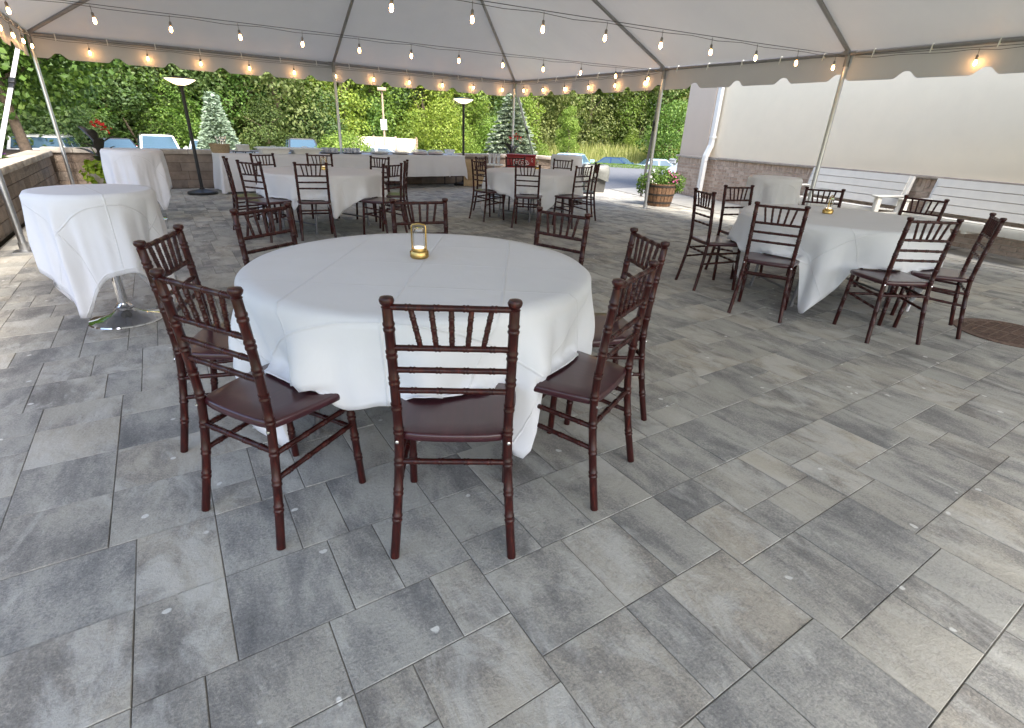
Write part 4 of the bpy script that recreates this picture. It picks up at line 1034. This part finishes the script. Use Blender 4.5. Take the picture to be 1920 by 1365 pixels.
for px, D in back:
    x, y = from_bearing(px+rnd.uniform(-20, 20), D); put_tree('broad2', 'leafD', x, y, 1.35, 'tall shaded tree at the back of the wood '+mark(px), 'tree', 'tree', 'tall trees at the back of the wood', 1.1)
under = [(20, 30), (110, 31.5), (250, 36), (330, 35),  (495, 36), (600, 37), (690, 40), (770, 40), (815, 39), (850, 41), (905, 43), (1000, 46), (1090, 59), (1160, 58), (1285, 58)]
for i, (px, D) in enumerate(under):
    x, y = from_bearing(px, D); y_ = px > 760
    put_tree('low' if i % 2 else 'low2', 'leafC' if y_ else ('leafD' if i % 3 else 'leafA'), x, y, rnd.uniform(.8, 1.1)*(.62 if px > 980 else 1), ('low yellow green bush ' if y_ else 'low green bush ')+mark(px), 'shrub', 'bush', 'yellow green bushes along the wood' if y_ else 'green bushes along the wood')
x, y = from_bearing(1232, 52); put_tree('low2', 'leafA', x, y, 1.35, 'bright green round bush behind the pale blue car across the driveway', 'shrub', 'bush')
x, y = from_bearing(1045, 40); put_tree('tall', 'leafC', x, y, .42, 'small pointed yellow green tree behind the far corner of the patio', 'tree', 'tree')
# the maple in the planting bed on the left
bm = B(); leaf_quads(bm, blob_pts(crown_blobs(2.55, 1.25, 6.4, 34), 22000, .35), .064, .7, .5, .75); cm = finish(bm, 'crown', M['leafA'], False)
t = thing('maple_tree', 'maple with a pale leaning trunk growing in the bed beside the left corner leg', 'tree', (-2.45, 15.9, .42), 0)
link('crown', cm, t, (0, .3, 0)); bm = B(); tube(bm, [(.05, -.1, -.1), (-.02, 0, .6), (-.10, .15, 1.3), (-.02, .3, 2.6), (0, .35, 4.6)], [.115, .095, .085, .07, .03], 10)
for k in range(7):
    a = k*2.4; tube(bm, [(-.06, .2, 1.5+.25*k), (.7*math.cos(a), .7*math.sin(a)+.2, 1.9+.3*k), (1.5*math.cos(a), 1.5*math.sin(a)+.2, 2.3+.32*k)], [.045, .03, .01], 6)
obj('trunk', bm, M['trunk'], t)
for (x, y, z_, lb) in ((-4.9, 12.6, .5, 'leafy maple at the far left of the planting bed'), (-5.6, 19.0, -1.05, 'leafy maple behind the white car at the left')):
    t2 = thing('maple_tree', lb, 'tree', (x, y, z_), 2.1); link('crown', cm, t2, (0, 0, .2)); bm = B(); tube(bm, [(0, 0, -.1), (.03, 0, 1.2), (0, .1, 3.0), (0, .1, 4.6)], [.12, .10, .07, .03], 9); obj('trunk', bm, M['trunk'], t2); t2.scale = (1.05, 1.05, 1.1)
# sumac with long leaves
bm = B()
for k in range(150):
    a = rnd.uniform(0, 6.28); q = 1.9*math.sqrt(rnd.random()); z = rnd.uniform(.6, 2.4)*(1-.12*q); c = Vector((q*math.cos(a), q*math.sin(a), z)); d = Vector((math.cos(a), math.sin(a), .05)).normalized(); sdv = d.cross(Vector((0, 0, 1)))
    for j in range(9):
        p = c+d*(j*.065)-Vector((0, 0, .004*j*j))
        for s in (-1, 1):
            e = p+sdv*s*.19+d*.06-Vector((0, 0, .05)); n_ = d*.028
            bm.faces.new([bm.verts.new(v) for v in (p, p+(e-p)*.5+n_, e, p+(e-p)*.5-n_)])
x, y = from_bearing(268, 35.0); t = thing('sumac_shrub', 'sumac bush with long drooping feather leaves behind the white car with mirrors', 'bush', (x, y, -1.1)); link('foliage', finish(bm, 'foliage', M['leafA'], False), t); bm = B()
for k in range(5): tube(bm, [(0, 0, 0), (.6*math.cos(k*1.3), .6*math.sin(k*1.3), 1.2)], [.04, .02], 6)
obj('stem', bm, M['trunk'], t); t.scale = (1.6, 1.6, 1.9)
# spruces
def spruce(x, y, H_, R, m, label, z0, tier, dens, seed, open_=0):
    rr = random.Random(seed); bm = B(); nt_ = tier
    for i in range(nt_):
        f = i/(nt_-1); z = H_*(.03+.95*f); r_ = R*(1-f)**.82+.04; nb = max(5, int(dens*(1-f)+6))
        for k in range(nb):
            a = 2*PI*k/nb+i*.7+rr.uniform(-.12, .12); q = r_*rr.uniform(.82, 1.08); d = Vector((math.cos(a), math.sin(a), 0)); sdv = Vector((-d.y, d.x, 0))
            steps = max(3, int(q/.10)); zz = z+rr.uniform(-.5, .5)*H_*.5/nt_
            for j in range(steps):
                s = (j+.7)/steps
                if s < .35 and rr.random() < .7: continue
                c = d*q*s+Vector((0, 0, zz-.18*q*s*s+.10*q*max(0, s-.6)))
                for t_ in range(7):
                    w_ = .105*(1.2-.4*s)*rr.uniform(.8, 1.3); l = .12*rr.uniform(.8, 1.4); o_ = sdv*rr.uniform(-.13, .13)*(1.3-s)*2.2
                    p = c+o_+Vector((0, 0, rr.uniform(-.03, .035))); dd = (d+sdv*rr.uniform(-.7, .7)+Vector((0, 0, rr.uniform(-.25, .35)))).normalized(); sn = dd.cross(Vector((rr.gauss(0, 1), rr.gauss(0, 1), rr.gauss(0, 1)))).normalized()
                    bm.faces.new([bm.verts.new(v) for v in (p-dd*l*.4, p+sn*w_*.5, p+dd*l, p-sn*w_*.5)])
    t = thing('spruce_tree', label, 'tree', (x, y, z0)); link('crown', finish(bm, 'crown', M[m], False), t)
    bm = B(); tube(bm, [(0, 0, -.2), (0, 0, H_*.5), (0, 0, H_*.97)], [.09, .06, .015], 8); obj('trunk', bm, M['trunk'], t)
x, y = from_bearing(404, 26); spruce(x, y, 3.42, 1.06, 'leafS', 'small pale silver spruce with a neat cone shape behind the buffet', -1.1, 40, 34, 2)
x, y = from_bearing(940, 29); spruce(x, y, 4.6, 1.85, 'leafS2', 'large shaggy blue spruce behind the far corner leg', -1.1, 24, 30, 3)
# clipped dome bush
bm = B(); leaf_quads(bm, [p for p in blob_pts([((0, 0, .9), (1.30, 1.30, 1.12))], 5200, .15) if p[0].z > 0], .065, .5, .3); x, y = from_bearing(635, 28)
t = thing('clipped_bush', 'round clipped yellowish bush behind the middle tent leg', 'bush', (x, y, -1.1)); link('foliage', finish(bm, 'foliage', M['leafC'], False), t); bm = B(); tube(bm, [(0, 0, -.1), (0, 0, 1.2)], .05, 7); obj('stem', bm, M['trunk'], t)
# tall grass along the far verge, and short verge grass
bm = B()
for k in range(7000):
    px = rnd.uniform(985, 1320); D = rnd.uniform(50.5, 58); x, y = from_bearing(px, D); z = ground_z(x, y); h = rnd.uniform(.3, 1.15); a = rnd.uniform(0, 6.28); wv = Vector((math.cos(a), math.sin(a), 0))*.05; ln = Vector((rnd.gauss(0, .15), rnd.gauss(0, .15), 0))*h*1.5
    p = Vector((x, y, z)); bm.faces.new([bm.verts.new(v) for v in (p-wv, p+wv, p+ln+Vector((0, 0, h)))])
o = link('tall_grass', finish(bm, 'tall_grass', M['dryg'], False)); tag(o, 'tall yellowish grass on the bank across the driveway', 'grass', None, 'stuff')
bm = B()
for k in range(9000):
    px = rnd.uniform(1090, 1330); D = rnd.uniform(26.0, 31.5); x, y = from_bearing(px, D); z = ground_z(x, y); h = rnd.uniform(.03, .11); a = rnd.uniform(0, 6.28); wv = Vector((math.cos(a), math.sin(a), 0))*.02
    p = Vector((x, y, z)); bm.faces.new([bm.verts.new(v) for v in (p-wv, p+wv, p+Vector((rnd.gauss(0, .03), rnd.gauss(0, .03), h)))])
for k in range(500):
    a, q = rnd.uniform(0, 6.28), .38*math.sqrt(rnd.random()); x, y = 10.18+q*math.cos(a), 11.55+q*.6*math.sin(a); h = rnd.uniform(.03, .13); b_ = rnd.uniform(0, 6.28); wv = Vector((math.cos(b_), math.sin(b_), 0))*.006
    p = Vector((x, y, -.015)); bm.faces.new([bm.verts.new(v) for v in (p-wv, p+wv, p+Vector((rnd.gauss(0, .03), rnd.gauss(0, .03), h)))])
o = link('verge_grass', finish(bm, 'verge_grass', M['leafA'], False)); tag(o, 'short green grass along the edge of the driveway', 'grass', None, 'stuff')

# ------------------------------------------------------------------ cars
def car(x, y, heading, paint, label, z, suv=False, Ln=4.6, Wd=1.84):
    t = thing('parked_car', label, 'car', (x, y, z), heading, 'parked cars'); H_ = 1.66 if suv else 1.44; bl = .98 if suv else .90; hw = Wd/2
    hood = bl+.02; tr_ = bl+(.06 if not suv else .08)
    # body side profile (x forward) with a rounded cross-section
    prof = [(-Ln/2, .45), (-Ln/2+.02, .72), (-Ln/2+.10, tr_), (-Ln/2+.6, tr_+.03), (-.6, bl+.02), (.75, bl), (1.35, hood-.06), (Ln/2-.35, hood-.22), (Ln/2-.08, .66), (Ln/2, .48), (Ln/2-.05, .25), (-Ln/2+.05, .25)]
    bm = B(); secs = []
    for f, k in ((-1, .80), (-.96, .93), (-.85, 1.0), (0, 1.02), (.85, 1.0), (.96, .93), (1, .80)):
        ring = []
        for px, pz in prof:
            cz = .55; ring.append(bm.verts.new((px*(.985+.015*k), f*hw, cz+(pz-cz)*k if pz > cz else pz+(1-k)*.2)))
        secs.append(ring)
    n = len(prof)
    for a, b in zip(secs, secs[1:]):
        for i in range(n): bm.faces.new((a[i], a[(i+1) % n], b[(i+1) % n], b[i]))
    bm.faces.new(secs[0][::-1]); bm.faces.new(secs[-1]); bmesh.ops.recalc_face_normals(bm, faces=bm.faces)
    body = obj('body', bm, M[paint], t, ang=35)
    # cabin
    rb, rf = (-Ln/2+.22, 1.02) if suv else (-Ln/2+.55, 1.05); tb, tf = (-Ln/2+.50, .25) if suv else (-1.05, .28)
    bm = B(); wb, wt = hw*.93, hw*.74; zb = bl-.04
    lo = [(rb, -wb), (rf, -wb*.97), (rf+.10, 0), (rf, wb*.97), (rb, wb), (rb-.06, 0)]; hi = [(tb, -wt), (tf, -wt), (tf+.06, 0), (tf, wt), (tb, wt), (tb-.05, 0)]
    a = [bm.verts.new((*p, zb)) for p in lo]; b = [bm.verts.new((*p, H_-.05)) for p in hi]; c = [bm.verts.new((p[0]*.9+.0, p[1]*.82, H_)) for p in hi]
    for r_, s_ in ((a, b), (b, c)):
        for i in range(6): bm.faces.new((r_[i], r_[(i+1) % 6], s_[(i+1) % 6], s_[i]))
    bm.faces.new(c); bmesh.ops.recalc_face_normals(bm, faces=bm.faces); obj('cabin', bm, M[paint], t, ang=30)
    def pane(name, q, out):
        bm = B(); A = [Vector(v) for v in q]; cc = sum(A, Vector())/4; nn = (A[1]-A[0]).cross(A[3]-A[0]).normalized()
        if nn.dot(cc-Vector((0, 0, .9))) < 0: nn = -nn
        lo_ = [bm.verts.new(cc+(v-cc)*.90-nn*.01) for v in A]; hi_ = [bm.verts.new(cc+(v-cc)*.88+nn*out) for v in A]
        for i in range(4): bm.faces.new((lo_[i], lo_[(i+1) % 4], hi_[(i+1) % 4], hi_[i]))
        bm.faces.new(hi_); bmesh.ops.recalc_face_normals(bm, faces=bm.faces); obj(name, bm, M['glasscar'], t, smooth=False)
    zt = H_-.055
    pane('windshield', ((rf+.035, -wb*.96, zb+.02), (rf+.035, wb*.96, zb+.02), (tf+.02, wt, zt), (tf+.02, -wt, zt)), .055)
    rk = .42 if suv else .15; rbx, rbw, rbz = rb+(tb-rb)*rk, wb+(wt-wb)*rk, zb+(zt-zb)*rk
    pane('rear_window', ((rbx-.02, rbw*.97, rbz), (rbx-.02, -rbw*.97, rbz), (tb-.02, -wt, zt), (tb-.02, wt, zt)), .04)
    for s in (-1, 1):
        xm0, xm1 = (rb+rf)/2-.05, (tb+tf)/2-.05
        pane('side_window', ((xm0+.03, s*wb, zb+.03), (rf-.10, s*wb*.98, zb+.03), (tf-.04, s*wt, zt), (xm1+.03, s*wt, zt)), .008)
        pane('side_window', ((rb+.15, s*wb, zb+.03), (xm0-.03, s*wb, zb+.03), (xm1-.03, s*wt, zt), (tb+.10, s*wt, zt)), .008)
        bm = B(); box(bm, (rf-.22, s*(hw+.02), bl+.02), (rf-.06, s*(hw+.20), bl+.16), bev=.03); obj('mirror', bm, M[paint], t)
        bm = B(); box(bm, (Ln/2-.32, s*hw*.80-.17, .64), (Ln/2-.035, s*hw*.80+.15, .77), bev=.03); obj('headlight', bm, M['headl'], t)
        bm = B(); box(bm, (-Ln/2-.012+.08*suv, s*hw*.74-.20, .74+.20*suv), (-Ln/2+.14+.08*suv, s*hw*.74+.20, .88+.20*suv), bev=.02); obj('tail_light', bm, M['carred'], t)
        for wx in (-Ln/2+.88, Ln/2-.88):
            bm = B(); tube(bm, [(wx, s*(hw-.20), .33), (wx, s*(hw+.015), .33)], .33, 20); wl = obj('wheel', bm, M['tyre'], t); bm = B(); tube(bm, [(wx, s*(hw+.005), .33), (wx, s*(hw+.022), .33)], .21, 16); obj('rim', bm, M['carsilver'], wl)
        if suv:
            bm = B(); tube(bm, [(tb+.1, s*wt*.86, H_+.01), (tb+.2, s*wt*.86, H_+.045), (tf-.25, s*wt*.86, H_+.045), (tf-.15, s*wt*.86, H_+.005)], .015, 6); obj('roof_rail', bm, M['black'], t)
toward = lambda x, y: math.atan2(-y, -x)
def park(px, D, turn, *a, **k):
    x, y = from_bearing(px, D); k.setdefault('z', -1.07); car(x, y, toward(x, y)+math.radians(turn), *a, **k)
park(88, 27, 168, 'carwhite', 'white car seen from the rear behind the left corner leg', suv=True, z=-1.07)
park(205, 31, 10, 'carblack', 'black car half hidden by the dark canna leaves')
park(290, 32, 3, 'carwhite', 'white car with two big mirrors facing the patio', suv=True, z=-1.13)
park(382, 32.5, 178, 'carsilver', 'silver car with a bright blue window beside the silver spruce', z=-1.07)
park(557, 33, 5, 'carblack', 'black car behind the white tubs on the buffet', suv=True, z=-1.13)
park(705, 33, 95, 'carwhite', 'white low car in front of the beige enclosure', z=-1.16)
park(1056, 36, 160, 'carblue', 'pale blue car behind the far cocktail table', z=-1.22)
park(1140, 47, 70, 'carnavy', 'dark blue saloon across the driveway', z=-1.72)
park(1218, 48, 110, 'carblue', 'pale blue hatchback across the driveway behind the tent leg', z=-1.72)
x, y = from_bearing(1296, 25); car(x, y, math.radians(200), 'carsilver', 'grey car peeping out past the corner of the building', -.62, True)
# beige enclosure and lamp posts
x0, y0 = from_bearing(648, 37); x1, y1 = from_bearing(768, 38.5); d = Vector((x1-x0, y1-y0)); W_ = d.length
t = thing('enclosure', 'beige panelled enclosure behind the buffet', 'fence', (x0, y0, -1.1), math.atan2(d.y, d.x))
for i in range(3):
    bm = B(); box(bm, (W_*i/3+.02, -.05, 0), (W_*(i+1)/3-.02, .05, 1.78-.05*(i == 2)), bev=.01); obj('panel', bm, M['beige'], t)
for i in range(4):
    bm = B(); box(bm, (W_*i/3-.06, -.09, 0), (W_*i/3+.06, .04, 1.84), bev=.01); obj('fence_post', bm, M['post'], t)
def lamp_post(px, D, H_, label, sign):
    x, y = from_bearing(px, D); z = ground_z(x, y)
    t = thing('lamp_post', label, 'lamp post', (x, y, z), toward(x, y)+PI/2, 'parking lamp posts')
    bm = B(); tube(bm, [(0, 0, 0), (0, 0, H_-.1)], [.065, .05], 10); obj('pole', bm, M['post'], t)
    bm = B(); box(bm, (-.24, -.2, H_-.11), (.24, .2, H_+.05), bev=.02); obj('lamp_head', bm, M['post'], t)
    if sign: bm = B(); box(bm, (-.17, -.11, 1.75), (.17, -.09, 2.3), bev=.005); obj('sign_plate', bm, M['white'], t)
lamp_post(710, 33, 3.85, 'wooden lamp post with a white sign in front of the beige enclosure', True); lamp_post(1279, 46, 5.2, 'tall lamp post beside the corner of the building', False)

# ------------------------------------------------------------------ planters and flowers
def flowers(bm, pts, s):
    for p in pts:
        p = Vector(p); n = Vector((rnd.gauss(0, .6), rnd.gauss(0, .6)-.3, 1)).normalized(); a = n.cross(Vector((1, .3, 0))).normalized(); b = n.cross(a)
        for k in range(5):
            q = 2*PI*k/5; e = a*math.cos(q)+b*math.sin(q); g_ = a*math.cos(q+.6)+b*math.sin(q+.6); h_ = a*math.cos(q-.6)+b*math.sin(q-.6)
            bm.faces.new([bm.verts.new(v) for v in (p, p+h_*s*.7, p+e*s+n*s*.15, p+g_*s*.7)])
bx, by = 8.93, 7.95
t = thing('barrel_planter', 'half wooden barrel planter with dark hoops at the foot of the tent leg', 'planter', (bx, by, 0))
nst = 22
for k in range(nst):
    a0, a1 = 2*PI*(k+.06)/nst, 2*PI*(k+.94)/nst; bm = B(); rows = []
    for z, r_ in ((0, .255), (.12, .285), (.26, .308), (.40, .322), (.455, .325)):
        rows.append([bm.verts.new((q*math.cos(a), q*math.sin(a), z)) for q, a in ((r_, a0), (r_+.003, (a0+a1)/2), (r_, a1), (r_-.03, a1), (r_-.03, a0))])
    for p, q in zip(rows, rows[1:]):
        for i in range(5): bm.faces.new((p[i], p[(i+1) % 5], q[(i+1) % 5], q[i]))
    bm.faces.new(rows[-1]); bm.faces.new(rows[0][::-1]); bmesh.ops.recalc_face_normals(bm, faces=bm.faces); obj('stave', bm, M['barrel'], t, smooth=False)
for z, r_ in ((.06, .276), (.22, .306), (.39, .327)):
    bm = B(); lathe(bm, [(r_-.004, z), (r_+.002, z+.001), (r_+.007, z+.037), (r_, z+.038)], 36, cap=False); obj('hoop', bm, M['band'], t)
bm = B(); lathe(bm, [(.28, .36), (.29, .425)], 24); obj('soil', bm, M['soil'], t)
t = thing('flower_bouquet', 'bushy pink and white flowers growing in the half barrel', 'flowers', (bx, by, .43))
bm = B(); bl = [((0, 0, .10), (.30, .30, .20)), ((-.22, .15, .06), (.22, .22, .16)), ((.24, -.14, .06), (.22, .22, .17)), ((.14, .1, .14), (.2, .2, .16)), ((.3, -.2, -.04), (.14, .14, .12)), ((-.3, .2, -.05), (.15, .15, .14))]
leaf_quads(bm, blob_pts(bl, 2600, .3), .026, .8, .3); link('foliage', finish(bm, 'foliage', M['leafA'], False), t)
for m, n_, s_, sx in (('pink', 75, .024, .16), ('whitep', 60, .020, -.12), ('violet', 16, .02, -.2)):
    bm = B(); pts = [p for p, v in blob_pts(bl, 800, 0) if p.z > .0]; rnd.shuffle(pts); pts.sort(key=lambda p: abs(p.x-p.y-sx*2.2)+rnd.uniform(0, .25)); flowers(bm, [p*1.05 for p in pts[:n_]], s_); link('blossom', finish(bm, 'blossom', M[m], False), t)
def canna_leaf(bm, base, d, ln, wd, up):
    d = Vector((d[0], d[1], 0)).normalized(); s = Vector((-d.y, d.x, 0)); g = []
    for j in range(7):
        f = j/6; c = Vector(base)+d*ln*(f*.75)+Vector((0, 0, up*ln*(f-.45*f*f))); w_ = wd*math.sin(PI*min(.98, f*.92+.06))**.8
        g.append([bm.verts.new(c-s*w_+Vector((0, 0, w_*.35))), bm.verts.new(c), bm.verts.new(c+s*w_+Vector((0, 0, w_*.35)))])
    for a, b in zip(g, g[1:]):
        for i in (0, 1): bm.faces.new((a[i], a[i+1], b[i+1], b[i]))
def canna(x, y, z, sc, label, n, seed):
    rr = random.Random(seed); t = thing('canna_plant', label, 'plant', (x, y, z), VR); t.scale = (sc,)*3
    bm = B(); tube(bm, [(0, 0, 0), (.02, 0, .45), (.10, .0, .98)], [.016, .013, .008], 7); tube(bm, [(0, 0, 0), (-.10, 0, .4), (-.24, 0, .78)], [.014, .012, .006], 7); obj('stem', bm, M['stem'], t)
    for k in range(n):
        a = k*2.4+rr.uniform(-.4, .4); bm = B(); canna_leaf(bm, (0.02*math.cos(a), .02*math.sin(a), .12+.055*k), (math.cos(a), math.sin(a)), rr.uniform(.36, .52), rr.uniform(.065, .10), rr.uniform(.5, 1.5)); obj('leaf', bm, M['canna'], t, ang=90)
    for c in ((.10, 0, 1.02), (-.02, .02, .93), (.2, -.03, .96), (.28, .0, .90)):
        bm = B()
        for k in range(10):
            p = Vector(c)+Vector((rr.gauss(0, .045), rr.gauss(0, .045), rr.gauss(0, .04))); d = Vector((rr.gauss(0, 1), rr.gauss(0, 1), rr.gauss(.6, .6))).normalized(); s = d.cross(Vector((.3, .2, 1))).normalized()
            bm.faces.new([bm.verts.new(v) for v in (p, p+d*.035+s*.026, p+d*.085, p+d*.035-s*.026)])
        link('petal_cluster', finish(bm, 'petal_cluster', M['redbloom'], False), t)
def pot(x, y, label, r, h, m):
    t = thing('planter', label, 'planter', (x, y, 0)); bm = B(); lathe(bm, [(r*.72, 0), (r*.95, h*.85), (r*1.06, h*.86), (r*1.06, h), (r*.95, h), (r*.9, h-.05)], 28); obj('pot', bm, m, t)
    bm = B(); lathe(bm, [(r*.85, h-.06), (r*.88, h-.04)], 24); obj('soil', bm, M['soil'], t)
pot(-.84, 11.55, 'stone coloured planter pot against the left end of the back wall', .21, .42, M['capstone'])
canna(-.84, 11.55, .38, .80, 'canna with dark bronze leaves and red flowers in the pot at the left', 11, 4)
bm = B(); leaf_quads(bm, blob_pts([((0, 0, .14), (.24, .24, .12)), ((-.10, -.16, .04), (.20, .16, .16)), ((.14, -.10, .02), (.16, .14, .14))], 420, .2), .045, .6, .5, .8)
t = thing('sweet_potato_vine', 'lime green vine spilling over the pot at the left', 'plant', (-.84, 11.55, .38)); link('foliage', finish(bm, 'foliage', M['lime'], False), t); bm = B(); tube(bm, [(0, 0, 0), (.05, -.1, .1), (.1, -.22, .0)], .006, 5); obj('stem', bm, M['stem'], t)
pot(7.92, 12.35, 'planter pot behind the red cooler', .21, .46, M['bin'])
canna(7.92, 12.35, .42, .80, 'canna with red flowers behind the red cooler', 9, 8)
t = thing('petunia_patch', 'purple and pink petunias in the bed on top of the left wall', 'flowers', (-2.12, 9.7, .60))
bm = B(); pp = [((0, dy, .10), (.22, .30, .14)) for dy in (-1.0, -.5, 0, .5, 1.0)]; leaf_quads(bm, blob_pts(pp, 1500, .2), .026, .7, .4); link('foliage', finish(bm, 'foliage', M['leafA'], False), t)
for m, n_ in (('violet', 70), ('pink', 55), ('whitep', 20)):
    bm = B(); pts = [p for p, v in blob_pts(pp, 700, 0) if p.z > .12]; rnd.shuffle(pts); flowers(bm, [p*1.02 for p in pts[:n_]], .034); link('blossom', finish(bm, 'blossom', M[m], False), t)

# ------------------------------------------------------------------ things in the far corner
t = thing('drinks_cooler', 'red metal drinks cooler with white script on legs beside the far wall', 'cooler', (7.50, 11.25, 0), VR)
bm = B(); box(bm, (-.36, -.20, .52), (.36, .20, .80), bev=.025); obj('chest', bm, M['red'], t)
bm = B(); box(bm, (-.37, -.21, .803), (.37, .21, .840), bev=.012); obj('lid', bm, M['red'], t)
for sx in (-1, 1):
    for sy in (-1, 1):
        bm = B(); tube(bm, [(sx*.33, sy*.17, .53), (sx*.33, sy*.17, 0)], .014, 8); obj('leg', bm, M['black'], t)
bm = B()
def stroke(pts, r=.007): tube(bm, [(x, -.2022, z) for x, z in pts], r, 5)
for k, (x, h) in enumerate(((-.17, .10), (-.11, .06), (-.04, .10), (.03, .065), (.09, .10), (.15, .06))):      # looped white script
    stroke([(x+.028*math.cos(q)+.004*q, .655+h*.5*math.sin(q)) for q in [j*2*PI/12 for j in range(13)]], .006)
stroke([(-.20, .70), (-.10, .735), (.05, .73), (.16, .70)], .006); stroke([(-.2, .60), (-.05, .585), (.1, .60), (.2, .625)], .006)
stroke([(.255, .74), (.275, .765), (.30, .74), (.275, .715), (.255, .74)], .007); stroke([(.275, .72), (.265, .69), (.29, .68)], .007)
obj('white_script', bm, M['white'], t)
t = thing('grey_bin', 'dark grey rubbish bin with a pale liner folded over its rim', 'bin', (9.40, 10.62, 0), VR)
bm = B(); vs = [[bm.verts.new((sx*a, sy*a, z)) for sx, sy in ((-1, -1), (1, -1), (1, 1), (-1, 1))] for z, a in ((0, .24), (.62, .29))]
for i in range(4): bm.faces.new((vs[0][i], vs[0][(i+1) % 4], vs[1][(i+1) % 4], vs[1][i]))
bm.faces.new(vs[0][::-1]); bm.faces.new(vs[1]); obj('body', bm, M['bin'], t, smooth=False)
bm = B(); rows = []
for z, a in ((.645, .20), (.65, .29), (.60, .325), (.48, .345), (.30, .335)):
    row = []
    for k in range(32):
        q = 2*PI*k/32; e = a/max(abs(math.cos(q)), abs(math.sin(q)))**.85; wv = .018*math.sin(q*7+z*9)*(1 if z < .62 else .3)
        row.append(bm.verts.new(((e+wv)*math.cos(q), (e+wv)*math.sin(q), z+(.05*math.sin(q*3) if z < .4 else 0))))
    rows.append(row)
for a, b in zip(rows, rows[1:]):
    for k in range(32): bm.faces.new((a[k], a[(k+1) % 32], b[(k+1) % 32], b[k]))
obj('liner', bm, M['liner'], t)
t = thing('side_table', 'small round white side table behind the far corner table', 'table', (5.91, 9.90, 0))
bm = B(); lathe(bm, [(.205, .675), (.215, .685), (.21, .695)], 32); obj('tabletop', bm, M['white'], t)
bm = B(); lathe(bm, [(.02, .02), (.02, .676)], 12); obj('column', bm, M['tubegrey'], t)
bm = B(); lathe(bm, [(.16, 0), (.15, .02), (.03, .03)], 24); obj('foot', bm, M['tubegrey'], t)
cb = B(); lathe(cb, [(.026, 0), (.034, .12), (.036, .122), (.036, .21), (.034, .21), (.024, .01)], 12, cap=False); cm = finish(cb, 'plastic_cup', M['plastic'])
for i, (dx, dy, lb) in enumerate(((-.075, .03, 'left stack of clear plastic cups on the small white table'), (0, -.02, 'middle stack of clear plastic cups on the small white table'), (.075, -.07, 'right stack of clear plastic cups on the small white table'))):
    tag(link('cup_stack', cm, None, (5.91+dx, 9.90+dy, .6955)), lb, 'cups', 'stacks of clear cups')
t = thing('wooden_crate', 'upright pale wooden crate behind the far corner table beside the lamp', 'crate', (6.80, 12.35, 0), VR)
for i in range(4): bm = B(); box(bm, (-.24, -.16, .01+i*.158), (.24, -.14, .155+i*.158), bev=.003); obj('slat', bm, M['woodpale'], t)
for sx in (-1, 1): bm = B(); box(bm, (sx*.25-.012, -.17, 0), (sx*.25+.012, .16, .645), bev=.003); obj('side_board', bm, M['woodpale'], t)
bm = B(); box(bm, (-.235, .13, 0), (.235, .15, .64)); obj('back_board', bm, M['woodpale'], t, smooth=False)

# ------------------------------------------------------------------ sky is the world; nothing else
